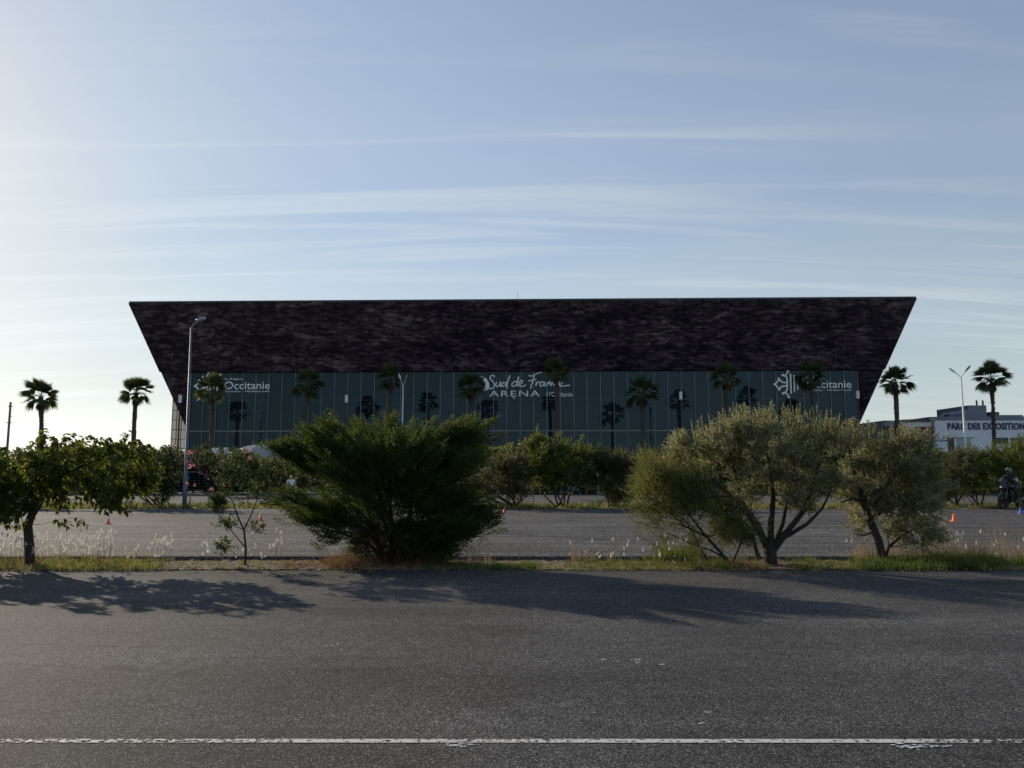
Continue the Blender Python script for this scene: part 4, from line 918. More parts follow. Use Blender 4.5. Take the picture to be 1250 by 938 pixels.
def stroke_mb(mb, pts, w, f, sm=True):
    pts = [np.array(f(*p)) for p in pts]
    if sm and len(pts) > 2:    # catmull-rom
        q = [2*pts[0]-pts[1]] + pts + [2*pts[-1]-pts[-2]]; o = []
        for i in range(1, len(q)-2):
            for t in np.linspace(0, 1, 6, endpoint=False):
                p0, p1, p2, p3 = q[i-1], q[i], q[i+1], q[i+2]; o.append(.5*((2*p1)+(-p0+p2)*t+(2*p0-5*p1+4*p2-p3)*t*t+(-p0+3*p1-3*p2+p3)*t**3))
        o.append(q[-2]); pts = o
    mb.tube([(p[0], YW, p[1]) for p in pts], w, 8, flat=.3)
for dx, dy in ((0, 0), (-707.4, 2.0)):
    f = lambda x, y: wl(930 + x/9.615 + dx, 440 + y/9.615 + dy)
    mb = MB()
    for s in [[(297,285),(297,240),(290,205),(270,185),(245,175)], [(270,188),(285,168),(295,150),(308,130)], [(297,265),(240,257),(198,222)], [(200,228),(180,255),(155,283)], [(155,283),(180,312),(203,338)],
              [(203,335),(240,308),(297,300)], [(297,285),(296,330),(288,360),(268,382),(248,388)], [(268,380),(290,392),(302,405),(315,432)]]:
        stroke_mb(mb, s, .12, f)
    for c in [(308,130),(245,175),(198,220),(152,283),(203,342),(248,388),(315,432)]:
        x, z = f(*c); mb.tube([(x, YW+.04, z), (x, YW-.04, z)], .19, 12)
    for xb, ya, yb in [(335,158,392),(375,175,375),(415,210,345)]:
        x, z1 = f(xb, ya); _, z0 = f(xb, yb); mb.box(x-.10, YW-.04, z0, x+.10, YW+.02, z1)
    mb.build('cross_emblem', M['lamp_white'], arena)
    ddx = 0 if dx == 0 else -709.7; ddy = 0 if dx == 0 else 1.4
    ptext('region_lettering', 'Occitanie', 984.1+ddx, 1039.2+ddx, 464.6+ddy, 473.9+ddy, bold=.006)
    ptext('region_lettering', 'La Région', 984.1+ddx, 1006+ddx, 460.3+ddy, 463.4+ddy)
    ptext('region_lettering', 'Pyrénées - Méditerranée', 984.5+ddx, 1039+ddx, 475.4+ddy, 478.3+ddy)
f = lambda x, y: wl(560 + x/7.8125, 440 + y/7.8125)
mb = MB()
cres = [(195,160),(225,152),(262,172),(288,212),(293,255),(272,285),(238,294),(231,277),(250,262),(257,235),(249,207),(230,185),(205,178)]
mb.prism([f(*p) for p in cres], YW - .04, YW + .03)
for s in [[(345,160),(330,145),(305,150),(300,175),(320,200),(340,225),(335,255),(305,272),(275,268)], [(360,205),(354,240),(366,252),(385,240),(398,206),(395,242),(412,250)],
          [(450,217),(430,210),(413,230),(419,250),(440,243),(462,212),(490,145)], [(490,145),(470,190),(461,240),(458,270)], [(558,212),(535,202),(509,225),(512,248),(536,245),(558,215),(572,155)], [(572,155),(560,205),(557,240),(572,248)],
          [(575,232),(600,220),(610,200),(595,192),(578,215),(582,243),(605,250),(640,236)], [(665,147),(700,150),(745,127),(795,113)], [(718,148),(707,200),(692,240),(685,272)], [(663,196),(700,191),(738,180)],
          [(740,205),(735,247)], [(737,235),(750,213),(775,205)], [(815,212),(792,206),(775,230),(782,248),(805,238),(820,210)], [(820,210),(817,240),(830,247)], [(846,212),(842,247)], [(843,235),(858,213),(872,210),(876,245)], [(876,245),(888,225),(898,207)],
          [(940,205),(918,213),(908,235),(922,249),(950,243)], [(955,233),(985,222),(990,202),(972,195),(957,222),(968,247),(1000,246),(1062,238)]]:
    stroke_mb(mb, s, .085, f)
mb.build('script_lettering', M['lamp_white'], arena)
ptext('arena_lettering', 'ARENA', 597.5, 659, 477.2, 484.2, spacing=1.15)
mb = MB(); stroke_mb(mb, [(518,345),(520,362),(536,362)], .08, f, False); x, z1 = f(842, 305); _, z0 = f(842, 345); mb.box(x-.05, YW-.04, z0, x+.05, YW+.02, z1); mb.build('lettering_mark', M['lamp_white'], arena)
ptext('region_lettering', "l'Occitanie", 670.5, 699, 478.6, 484.4)

# ------------------------------------------------------------------ dome, signs, posts on the plaza
c = P(318, 560, 84); rd = PX(56, 84)
dome = empty('dome_canopy', (c[0], 84, 0), 'smooth pale grey dome standing in front of the arena glass', 'dome')
zt = P(309, 543, 84)[2]
m = MB(); prof = [(rd*math.cos(a), zt*math.sin(a)) for a in np.linspace(0, math.pi/2*.995, 18)]; m.lathe(prof, n=48); m.build('dome_skin', M['dome'], dome, smooth=True)
m = MB(); m.lathe([(rd*1.02, 0), (rd*1.05, .0), (rd*1.05, .18), (rd*1.005, .2)], n=48); m.build('base_ring', M['trim'], dome)
for k in range(12):
    a = k*math.pi/6; m = MB(); m.tube([(rd*1.003*math.cos(e)*math.cos(a), rd*1.003*math.cos(e)*math.sin(a), zt*1.003*math.sin(e)) for e in np.linspace(.05, math.pi/2*.98, 12)], .02, 5, False); m.build('seam', M['conc'], dome)
for (px, py, w, h, lab) in [(263, 553, 9, 12, 'larger of two blank pale panels on posts left of the dome'), (276, 551, 6, 9, 'smaller of two blank pale panels on posts left of the dome'), (226, 543, 3.5, 9, 'narrow bright white panel sign beside the black lamp post at the arena corner')]:
    Yp = 78 if px > 230 else 100; c = P(px, py, Yp); s = empty('sign_board', (c[0], Yp, 0), lab, 'sign', 'blank sign boards before the arena')
    m = MB(); m.box(-PX(w,Yp)/2, -.04, c[2]-PX(h,Yp)/2, PX(w,Yp)/2, .04, c[2]+PX(h,Yp)/2); m.build('panel', M['sign'], s)
    for sx in (-1, 1): m = MB(); m.tube([(sx*PX(w,Yp)*.35, .07, 0), (sx*PX(w,Yp)*.35, .07, c[2])], .03, 6); m.build('post', M['galv'], s)
# tall lamp post at the far verge
bp = G(229, 621, LOTZ); bp[1] = YF + .8; bp[0] = (229.5-CX)/F*bp[1]
lp = empty('street_lamp', (bp[0], bp[1], LOTZ), 'tall grey lamp post with one angled head, rising before the arena corner', 'street lamp')
top = P(233.5, 400, bp[1]) - np.array([bp[0], bp[1], LOTZ]); hd = P(243, 391, bp[1]) - np.array([bp[0], bp[1], LOTZ])
m = MB(); m.tube([(0,0,0), (0,0,1.3), (0,0,1.32), tuple(top)], [.095, .09, .072, .04], 12); m.build('pole', M['post_grey'], lp, smooth=True)
m = MB(); m.box(-.2,-.2,-.02,.2,.2,.05); m.build('base_plate', M['conc'], lp)
m = MB(); m.tube([tuple(top - np.array([0,0,.05])), tuple(top + np.array([.06,0,.1])), tuple(hd)], .035, 8); m.build('arm', M['galv'], lp)
def lamp_head(d, L_=.55, mat='galv', nm='lamp_head', parent=None, at=(0,0,0)):
    d = np.array(d, float); d /= np.linalg.norm(d); a = np.array(at, float); pts = [a - d*.05, a + d*L_*.15, a + d*L_*.5, a + d*L_*.9, a + d*L_]
    m = MB(); m.tube([tuple(p) for p in pts], [.035, .07, .10, .07, .015], 12, flat=.6); return m.build(nm, M[mat], parent, smooth=True)
lamp_head((1, 0, .25), .42, 'galv', 'lamp_head', lp, tuple(hd - np.array([.1,0,0])))
def double_lamp(px, py, Y, lab, h1, h2, mat):
    c = P(px, py, Y); e = empty('street_lamp', (c[0], Y, 0), lab, 'street lamp', 'double-headed lamp posts on the plaza'); t = np.array([0, 0, c[2]])
    m = MB(); m.tube([(0,0,0), (0,0,1.2), (0,0,c[2])], [.13, .11, .06], 10); m.build('pole', M[mat], e, smooth=True)
    for q, hm in ((h1, mat), (h2, 'wood')):
        q_ = P(q[0], q[1], Y) - np.array([c[0], Y, 0]); m = MB(); m.tube([tuple(t - [0,0,.05]), tuple(q_)], .035, 6); m.build('arm', M[mat], e)
        lamp_head(q_ - t, .75, hm if mat != 'white_metal' or q is h1 else hm, 'lamp_head', e, tuple(q_ - (q_-t)*.1))
double_lamp(1173, 460, 70, 'white double-headed lamp post in front of the exhibition hall', (1166, 455), (1179, 453), 'white_metal')
double_lamp(492, 472, 88, 'pale lamp post with two small heads in front of the glass, behind the evergreen bush', (489, 463), (495, 464), 'white_metal')
for px, py, lab in [(220, 487, 'slim black lamp post with white lantern at the arena corner nearest the tall grey pole'), (423, 487, 'slim black lamp post with white lantern between the evergreen and the shaded palms'), (831, 483, 'slim black lamp post with white lantern left of the larger olive crown'), (1047, 482, 'slim black lamp post with white lantern at the glass edge above the smaller olive')]:
    Yq = 100; c = P(px, py, Yq); e = empty('lantern_post', (c[0], Yq, 0), lab, 'lamp post', 'black lantern posts before the arena')
    m = MB(); m.tube([(0,0,0),(0,0,c[2]-.5)], [.14,.09], 8); m.build('pole', M['black_metal'], e); m = MB(); m.tube([(0,0,c[2]-.5),(0,0,c[2]+.5)], .2, 10); m.build('lantern', M['lamp_white'], e); m = MB(); m.tube([(0,0,c[2]+.5),(0,0,c[2]+.58)], .24, 10); m.build('cap', M['black_metal'], e)
# utility pole far left and small far lamp
Yq = 120; c = P(13, 491, Yq); e = empty('utility_pole', (c[0], Yq, 0), 'thin wooden utility pole standing alone left of all the palms', 'utility pole')
m = MB(); m.tube([(0,0,0),(0,0,c[2])], [.2,.15], 8); m.build('pole', M['wood'], e)
for zz in (.7, 2.2, 3.2): m = MB(); m.box(-.35 if zz != 2.2 else 0, -.06, c[2]-zz-.06, .35, .06, c[2]-zz+.06); m.build('crossarm', M['wood'], e)
Yq = 150; c = P(198, 545, Yq); e = empty('street_lamp', (c[0], Yq, 0), 'tiny distant lamp post in the gap left of the arena', 'street lamp')
m = MB(); m.tube([(0,0,0),(0,0,c[2])], [.12,.07], 6); m.build('pole', M['galv'], e); m = MB(); m.tube([(-.05,0,c[2]),(.7,0,c[2]+.2)], .07, 6); m.build('lamp_head', M['galv'], e)

# ------------------------------------------------------------------ exhibition hall
YX = 100.0
hall = empty('exhibition_hall', (P(1200, 560, YX)[0], YX, 0), 'low white exhibition hall with dark blue lettering and rooftop plant', 'building')
hx = hall.location[0]
def HP(px, py, dy=0): p = P(px, py, YX + dy); return p[0] - hx, p[2]
def hbox(name, mat, px0, px1, pyt, pyb, y0, y1, ground=False):
    x0, z1 = HP(px0, pyt, y0); x1, z0 = HP(px1, pyb, y0); m = MB(); m.box(x0, y0, 0 if ground else z0, x1, y1, z1); return m.build(name, mat, hall)
hbox('wall', M['render'], 1141, 1340, 513, 590, 0, 40, True)
hbox('wing_wall', M['render'], 1102, 1140.8, 515, 590, .6, 40, True)
x0, z1 = HP(1100, 512.5, .3); x1, _ = HP(1136, 511); m = MB(); m.prism([(x0, z1-.35), (x1, z1-.2), (x1, z1+.15), (x0, z1)], .3, 40); m.build('roof_edge', M['trim'], hall)
m = MB(); a = HP(1134, 509.2); bq = HP(1175, 508.6); c2 = HP(1340, 508.6); zb = HP(1141, 513)[1]; m.prism([(a[0], zb+.002), (c2[0], zb+.002), (c2[0], c2[1]), (bq[0], bq[1]), (a[0], a[1])], -.15, 40); m.build('parapet', M['bluegrey'], hall)
hbox('door', M['door'], 1157, 1168, 535, 590, -.06, .05, True); hbox('roller_shutter', M['pale_door'], 1168.4, 1188, 535, 590, -.08, .05, True)
hbox('lintel', M['bluegrey'], 1156, 1189, 534, 535, -.12, .05)
for i in range(4): hbox('window', M['door'], 1212 + i*22, 1231 + i*22, 534.5, 542, -.06, .05)
hbox('wall_ledge', M['bluegrey'], 1141, 1157, 537.6, 538.6, -.1, .02)
bb = hbox('poster', M['red'], 1116, 1140, 521, 536.5, .3, .55)
x0, z1 = HP(1119, 523, .3); x1, z0 = HP(1137, 534, .3); place_text('poster_lettering', 'Bois', M['pale_door'], hall, x0, x1, z0, z1, .3-.003, depth=.04)
x0, z1 = HP(1156.2, 516.4); x1, z0 = HP(1255.5, 524.8); place_text('hall_lettering', 'PARC DES EXPOSITIONS', M['navy'], hall, x0, x1, z0, z1, -.003, bold=.035, spacing=1.08, depth=.08)
m = MB(); pts = [HP(1174.5, 511, 4), HP(1176, 505, 4), HP(1182, 500, 4), HP(1186, 501, 4), HP(1205, 508, 4), HP(1205, 511, 4)]; m.prism([(p[0], max(p[1], zb)) for p in pts], 4, 10); m.build('roof_plant', M['bluegrey'], hall)
hbox('plant_room', M['bluegrey'], 1182, 1205, 495, 512, 6, 14)
for px in (1192, 1199.5): x, z1 = HP(px, 489, 8); _, z0 = HP(px, 496, 8); m = MB(); m.tube([(x, 8, z0), (x, 8, z1)], .12, 8); m.build('flue', M['trim'], hall)
hbox('roof_screen', M['bluegrey'], 1212, 1249, 506.8, 513, 5, 12); hbox('roof_unit', M['trim'], 1209, 1220, 503, 508, 6, 9); hbox('roof_unit', M['trim'], 1157.5, 1160.5, 506, 510, 3, 4)
# low annex left
ann = empty('annex_building', (P(1090, 560, 96)[0], 96, 0), 'small blue-grey annex with a dark canopy edge beside the exhibition hall', 'building')
def AP(px, py): p = P(px, py, 96); return p[0] - ann.location[0], p[2]
x0, z1 = AP(1079, 513.5); x1, _ = AP(1101, 513); m = MB(); m.box(x0, 0, 0, x1, 12, z1); m.build('wall', M['bluegrey'], ann)
zc = AP(1090, 524)[1]; m = MB(); m.box(x0-.5, -1.2, zc, x1, -.002, zc+.3); m.build('canopy', M['door'], ann)

# ------------------------------------------------------------------ fences
def wire_fence(name, lab, x0, x1, Y, h, step, post, mat, z0, wires, vs):
    e = empty(name, ((x0+x1)/2, Y, z0), lab, 'fence'); w = (x1-x0)/2; n = max(int(round(2*w/step)), 1)
    for i in range(n+1):
        m = MB(); x = -w + 2*w*i/n; m.tube([(x, 0, -.02), (x, 0, h)], post, 6); m.build('post', M[mat], e)
    m = MB(); m.tube([(-w, 0, h-.02), (w, 0, h-.02)], .02, 5); m.build('rail', M['galv'], e)
    m = MB()
    for k in range(wires): z = .06 + (h-.1)*k/(wires); m.tube([(-w, .01, z), (w, .01, z)], .005, 3, False)
    x = -w
    while x < w: m.tube([(x, .015, .03), (x, .015, h-.03)], .004, 3, False); x += vs
    m.build('wire_mesh', M['galv'], e)
wire_fence('low_fence', 'knee-high wire fence along the back of the far verge', -31, 1.0, YF + 3.4, .62, 2.6, .025, 'wood', LOTZ-.02, 5, .16)
wire_fence('tall_fence', 'head-high wire fence with pale posts beyond the access road', -48, 48, 54.5, 1.65, 6, .05, 'galv', 0, 8, .35)

# ------------------------------------------------------------------ cones
def cone(px, py, h, mat, lab, z=LOTZ):
    g = G(px, py, z); e = empty('traffic_cone', (g[0], g[1], z), lab, 'traffic cone', 'training cones on the far lot')
    m = MB(); m.lathe([(h*.30, .018), (h*.26, .03), (h*.07, h), (h*.05, h*1.005), (.001, h*1.005)], n=14); m.build('cone_body', M[mat], e, smooth=True)
    m = MB(); q = h*.36; m.box(-q, -q, .002, q, q, .02); m.build('cone_base', M[mat], e)
cone(132, 640, .19, 'cone_red', 'small red cone on the far lot below the broad-leaved tree')
cone(318, 636, .22, 'cone_red', 'small red cone right of the slender oleander stems')
cone(597.5, 634.5, .22, 'cone_red', 'nearer red cone just right of the evergreen bush')
cone(616, 626, .22, 'cone_red', 'farther red cone before the grey-olive shrub')
cone(1165, 636.5, .27, 'cone_orange', 'orange cone on the far lot right of the smaller olive')
cone(1180, 620.5, .2, 'cone_blue', 'blue cone at the far lot edge left of the motorcycle', LOTZ+.006)
cone(1246, 627, .25, 'cone_blue', 'blue cone below the motorcycle front')

# ------------------------------------------------------------------ people
def skin_body(name, joints, edges, mat, parent, loc=(0,0,0), sub=2, root=0):
    me = bpy.data.meshes.new(name); me.from_pydata([j[0] for j in joints], edges, []); o = link(name, me, mat, parent, loc)
    md = o.modifiers.new('s', 'SKIN'); md.use_smooth_shade = True
    sv = me.skin_vertices[0].data
    for i, j in enumerate(joints):
        r = j[1]; sv[i].radius = (r, r) if not hasattr(r, '__len__') else r
    sv[root].use_root = True
    s = o.modifiers.new('u', 'SUBSURF'); s.levels = sub; s.render_levels = sub
    bpy.context.view_layer.update(); dg = bpy.context.evaluated_depsgraph_get(); m2 = bpy.data.meshes.new_from_object(o.evaluated_get(dg)); m2.name = name
    o.modifiers.clear(); o.data = m2
    for p in m2.polygons: p.use_smooth = True
    if not m2.materials: m2.materials.append(mat)
    return o
def sphere(name, c, r, mat, parent, sc=(1,1,1), sub=3):
    bm = bmesh.new(); bmesh.ops.create_icosphere(bm, subdivisions=sub, radius=r)
    for v in bm.verts: v.co = Vector((v.co.x*sc[0]+c[0], v.co.y*sc[1]+c[1], v.co.z*sc[2]+c[2])); 
    me = bpy.data.meshes.new(name); bm.to_mesh(me); bm.free()
    for p in me.polygons: p.use_smooth = True
    return link(name, me, mat, parent)
# walker, seen from behind between the oleander and the evergreen
Yw = 38.2; c = P(355, 600, Yw); walker = empty('person', (c[0], Yw, LOTZ-.03), 'blond person in a pale blue top walking beyond the far lot', 'person', rz=R(15)); k = 1.44/1.70; S = lambda x, y, z: (x*k, y*k, z*k)
J = [(S(0,0,.95),.13*k),(S(0,0,1.1),.115*k),(S(0,.01,1.28),.14*k),(S(0,0,1.42),.075*k),(S(0,-.01,1.50),.05*k),(S(0,-.02,1.57),.07*k),(S(0,-.02,1.64),.062*k),
     (S(.09,0,.90),.10*k),(S(.10,.06,.50),.062*k),(S(.10,.02,.09),.042*k),(S(.11,-.12,.03),.032*k),(S(-.09,0,.90),.10*k),(S(-.09,-.10,.50),.062*k),(S(-.09,.12,.12),.042*k),(S(-.09,.04,.03),.032*k),
     (S(.17,.0,1.38),.06*k),(S(.25,.03,1.12),.042*k),(S(.26,-.07,.90),.032*k),(S(.26,-.11,.82),.026*k),(S(-.17,0,1.38),.06*k),(S(-.24,-.04,1.12),.042*k),(S(-.25,-.18,.96),.032*k),(S(-.25,-.24,.92),.026*k)]
E = [(0,1),(1,2),(2,3),(3,4),(4,5),(5,6),(0,7),(7,8),(8,9),(9,10),(0,11),(11,12),(12,13),(13,14),(2,15),(15,16),(16,17),(17,18),(2,19),(19,20),(20,21),(21,22)]
skin_body('body', J, E, M['skin'], walker)
skin_body('shirt', [(S(0,0,.93),.152*k),(S(0,0,1.1),.135*k),(S(0,.01,1.28),.158*k),(S(0,0,1.41),.085*k),(S(.17,0,1.38),.075*k),(S(.21,.015,1.26),.062*k),(S(-.17,0,1.38),.075*k),(S(-.21,-.02,1.26),.062*k)], [(0,1),(1,2),(2,3),(2,4),(4,5),(2,6),(6,7)], M['shirt'], walker)
skin_body('trousers', [(S(0,0,.93),.14*k),(S(.09,0,.88),.112*k),(S(.10,.06,.50),.075*k),(S(.10,.02,.12),.055*k),(S(-.09,0,.88),.112*k),(S(-.09,-.10,.50),.075*k),(S(-.09,.12,.15),.055*k)], [(0,1),(1,2),(2,3),(0,4),(4,5),(5,6)], M['jeans'], walker)
skin_body('hair', [(S(0,.0,1.66),.082*k),(S(0,.035,1.60),.085*k),(S(0,.06,1.50),.06*k),(S(0,.06,1.42),.04*k)], [(0,1),(1,2),(2,3)], M['hair'], walker)
# motorcycle and rider
Ym = YF - .5; c = P(1224, 612, Ym)
bike = empty('motorcycle', (c[0], Ym, LOTZ), 'black motorcycle with its rider up, front wheel turned to the near lot', 'motorcycle', rz=R(180+32))
# local +x is forward; front axle at x=0
def wheel(nm, x):
    m = MB(); R0 = .30; n = 40; vs = []
    m.tube([(x + R0*math.cos(2*math.pi*i/n), 0, .32 + R0*math.sin(2*math.pi*i/n)) for i in range(n+1)], .062, 10, False); w = m.build(nm, M['rubber'], bike, smooth=True)
    m = MB(); m.tube([(x + .235*math.cos(2*math.pi*i/n), 0, .32 + .235*math.sin(2*math.pi*i/n)) for i in range(n+1)], .022, 8, False)
    for i in range(6): a = i*math.pi/3; m.tube([(x+.03*math.cos(a), 0, .32+.03*math.sin(a)), (x+.23*math.cos(a), 0, .32+.23*math.sin(a))], .014, 6)
    m.tube([(x, -.09, .32), (x, .09, .32)], .035, 10); m.build('rim', M['black_metal'], w, smooth=True)
    m = MB(); m.tube([(x, -.085, .32), (x, -.078, .32)], .14, 24); m.build('brake_disc', M['chrome'], w)
wheel('front_wheel', 0); wheel('rear_wheel', -1.42)
for s in (-1, 1): m = MB(); m.tube([(0, s*.10, .32), (-.12, s*.10, .62), (-.26, s*.10, .98)], [.03,.027,.025], 8); m.build('fork', M['chrome'], bike, smooth=True)
m = MB(); m.tube([(-.24,0,.92), (-.5,0,.80), (-.85,0,.72), (-1.1,0,.78), (-1.5,0,.92)], [.05,.04,.04,.04,.03], 8); m.tube([(-.28,0,.85),(-.45,0,.42),(-.85,0,.34),(-1.0,0,.6)], .03, 8); m.tube([(-.92,.09,.42),(-1.42,.09,.32)], .03, 8); m.tube([(-.92,-.09,.42),(-1.42,-.09,.32)], .03, 8); m.build('frame', M['black_metal'], bike, smooth=True)
skin_body('fuel_tank', [((-.34,0,.93),(.13,.10)),((-.52,0,.96),(.16,.13)),((-.74,0,.88),(.10,.10))], [(0,1),(1,2)], M['blackpaint'], bike)
skin_body('seat', [((-.74,0,.84),(.11,.05)),((-.98,0,.82),(.14,.05)),((-1.22,0,.88),(.11,.045)),((-1.52,0,.98),(.07,.035))], [(0,1),(1,2),(2,3)], M['leather'], bike)
m = MB(); m.box(-.82,-.16,.30,-.44,.16,.60); m.tube([(-.42,0,.52),(-.36,0,.62)], .12, 10); m.tube([(-.6,0,.55),(-.54,0,.74)], .11, 10); m.build('engine', M['black_metal'], bike, bevel=.02)
m = MB(); m.tube([(-.42,.14,.40),(-.6,.17,.28),(-.95,.18,.32),(-1.05,.19,.38),(-1.55,.22,.56)], [.025,.025,.03,.055,.06], 10); m.build('exhaust', M['chrome'], bike, smooth=True)
m = MB(); m.tube([(-.40,.38,1.06),(-.30,.28,1.08),(-.27,.08,1.0),(-.27,-.08,1.0),(-.30,-.28,1.08),(-.40,-.38,1.06)], .015, 8); m.build('handlebar', M['black_metal'], bike, smooth=True)
for s in (-1, 1):
    m = MB(); m.tube([(-.32,s*.26,1.08),(-.28,s*.30,1.22)], .008, 6); m.tube([(-.27,s*.31,1.25),(-.29,s*.31,1.25)], .06, 14); m.build('mirror', M['blackpaint'], bike)
skin_body('front_fairing', [((-.22,0,.86),(.12,.10)),((-.12,0,.94),(.14,.12)),((-.06,0,.84),(.07,.06))], [(0,1),(1,2)], M['blackpaint'], bike)
m = MB(); m.tube([(-.06,0,.90),(.01,0,.90)], [.09,.085], 16); m.build('headlight', M['chrome'], bike, smooth=True)
m = MB(); m.add([(-.10,-.14,.98),(-.10,.14,.98),(-.26,.11,1.26),(-.26,-.11,1.26),(-.115,-.14,.98),(-.115,.14,.98),(-.275,.11,1.26),(-.275,-.11,1.26)], [(0,1,2,3),(7,6,5,4),(0,4,5,1),(1,5,6,2),(2,6,7,3),(3,7,4,0)]); m.build('windscreen', M['visor'], bike)
m = MB(); m.tube([(.30*math.cos(a)*1.2*.98, 0, .32+.30*math.sin(a)*1.25) for a in np.linspace(.3, 2.3, 12)], .07, 8, flat=.35); m.build('front_mudguard', M['blackpaint'], bike, smooth=True)
skin_body('tail_unit', [((-1.3,0,.80),(.08,.05)),((-1.62,0,.98),(.05,.04)),((-1.78,0,.72),(.06,.015))], [(0,1),(1,2)], M['blackpaint'], bike)
rider = empty('person', (c[0], Ym, LOTZ), 'rider in dark gear and grey helmet sitting on the black motorcycle', 'person', rz=R(180+32))
J = [((-.98,0,.97),.15),((-.92,0,1.13),.13),((-.80,0,1.30),.155),((-.72,0,1.42),.09),((-.68,0,1.50),.06),((-.66,0,1.55),.07),
     ((-.92,.12,.92),.105),((-.52,.24,.84),.075),((-.78,.22,.46),.055),((-.62,.23,.38),.042),((-.92,-.12,.92),.105),((-.52,-.24,.84),.075),((-.78,-.22,.46),.055),((-.62,-.23,.38),.042),
     ((-.76,.20,1.37),.075),((-.62,.33,1.16),.055),((-.42,.36,1.09),.042),((-.76,-.20,1.37),.075),((-.62,-.33,1.16),.055),((-.42,-.36,1.09),.042)]
E = [(0,1),(1,2),(2,3),(3,4),(4,5),(0,6),(6,7),(7,8),(8,9),(0,10),(10,11),(11,12),(12,13),(2,14),(14,15),(15,16),(2,17),(17,18),(18,19)]
skin_body('body', J, E, M['leather'], rider)
skin_body('jacket', [((-.93,0,1.08),.145),((-.80,0,1.30),.17),((-.74,0,1.40),.10),((-.76,.20,1.37),.085),((-.66,.30,1.2),.066),((-.76,-.20,1.37),.085),((-.66,-.30,1.2),.066)], [(0,1),(1,2),(1,3),(3,4),(1,5),(5,6)], M['leather'], rider)
for s in (-1, 1):
    skin_body('sleeve_panel', [((-.70,s*.25,1.30),.072),((-.60,s*.335,1.16),.062),((-.50,s*.35,1.12),.05)], [(0,1),(1,2)], M['grey_cloth'], rider)
    skin_body('glove', [((-.44,s*.36,1.09),.045),((-.39,s*.37,1.07),.05),((-.36,s*.35,1.06),.03)], [(0,1),(1,2)], M['leather'], rider)
    m = MB(); m.box(-.80, s*.23-.05, .335, -.53, s*.23+.05, .43); m.build('boot', M['rubber'], rider, bevel=.025)
sphere('helmet', (-.64, 0, 1.60), .135, M['helmet'], rider, (1.1, .95, 1.05))
skin_body('visor', [((-.525,-.07,1.60),.05),((-.505,0,1.60),.055),((-.525,.07,1.60),.05)], [(0,1),(1,2)], M['visor'], rider, root=1)

# ------------------------------------------------------------------ sky, sun
SKM = 15.9
SK_A, SK_L0 = 1.86, 6.2
SUN_AZ = R(-45); SUN_EL = R(20.5)        # azimuth measured from +Y towards +X
w = bpy.data.worlds.new('World'); scene.world = w; w.use_nodes = True; nt = w.node_tree; nt.nodes.clear()
out = N(nt, 'ShaderNodeOutputWorld'); bg = N(nt, 'ShaderNodeBackground'); bg.inputs[1].default_value = 0.10
sky = N(nt, 'ShaderNodeTexSky'); sky.sky_type = 'NISHITA'; sky.sun_disc = False; sky.sun_elevation = SUN_EL; sky.sun_rotation = SUN_AZ
sky.air_density = 1.0; sky.dust_density = 0.5; sky.ozone_density = 1.2; sky.altitude = 0
tc = N(nt, 'ShaderNodeTexCoord'); sp = N(nt, 'ShaderNodeSeparateXYZ'); L(nt, tc.outputs['Generated'], sp.inputs[0])
zc = N(nt, 'ShaderNodeMath', operation='MAXIMUM'); zc.inputs[1].default_value = 0.0; L(nt, sp.outputs[2], zc.inputs[0])
za = N(nt, 'ShaderNodeMath', operation='ADD'); za.inputs[1].default_value = 0.12; L(nt, zc.outputs[0], za.inputs[0])
dx = N(nt, 'ShaderNodeMath', operation='DIVIDE'); L(nt, sp.outputs[0], dx.inputs[0]); L(nt, za.outputs[0], dx.inputs[1])
dy = N(nt, 'ShaderNodeMath', operation='DIVIDE'); L(nt, sp.outputs[1], dy.inputs[0]); L(nt, za.outputs[0], dy.inputs[1])
cb = N(nt, 'ShaderNodeCombineXYZ'); L(nt, dx.outputs[0], cb.inputs[0]); L(nt, dy.outputs[0], cb.inputs[1])
def cloudlayer(scl, off, lo, hi, rough=.55, rot=0.0, dist=.4):
    mp = N(nt, 'ShaderNodeMapping'); mp.inputs['Scale'].default_value = scl; mp.inputs['Location'].default_value = off; mp.inputs['Rotation'].default_value = (0, 0, rot); L(nt, cb.outputs[0], mp.inputs['Vector'])
    nz = N(nt, 'ShaderNodeTexNoise'); nz.inputs['Scale'].default_value = 1.0; nz.inputs['Detail'].default_value = 5; nz.inputs['Roughness'].default_value = rough; nz.inputs['Distortion'].default_value = dist
    L(nt, mp.outputs[0], nz.inputs['Vector']); mr = N(nt, 'ShaderNodeMapRange'); mr.interpolation_type = 'SMOOTHSTEP'; mr.inputs[1].default_value = lo; mr.inputs[2].default_value = hi; L(nt, nz.outputs['Fac'], mr.inputs[0]); return mr.outputs[0]
c1a = cloudlayer((.55, 6.0, 1), (5.3, 2.4, 0), .47, .72, .55, R(2), .9)
c1m = cloudlayer((.55, 1.1, 1), (SKM, 1.4, 0), .28, .56, .4)
c1n = N(nt, 'ShaderNodeMath', operation='MULTIPLY'); L(nt, c1a, c1n.inputs[0]); L(nt, c1m, c1n.inputs[1]); c1 = c1n.outputs[0]      # wisps
c2 = cloudlayer((.22, .7, 1), (1.3, 2.2, 0), .38, .72, .4)       # broad veil
k1 = N(nt, 'ShaderNodeMath', operation='MULTIPLY'); k1.inputs[1].default_value = .5; L(nt, c1, k1.inputs[0])
k2 = N(nt, 'ShaderNodeMath', operation='MULTIPLY_ADD'); k2.inputs[1].default_value = .30; k2.inputs[2].default_value = .05; L(nt, c2, k2.inputs[0])
ks = N(nt, 'ShaderNodeMath', operation='ADD', use_clamp=True); L(nt, k1.outputs[0], ks.inputs[0]); L(nt, k2.outputs[0], ks.inputs[1])
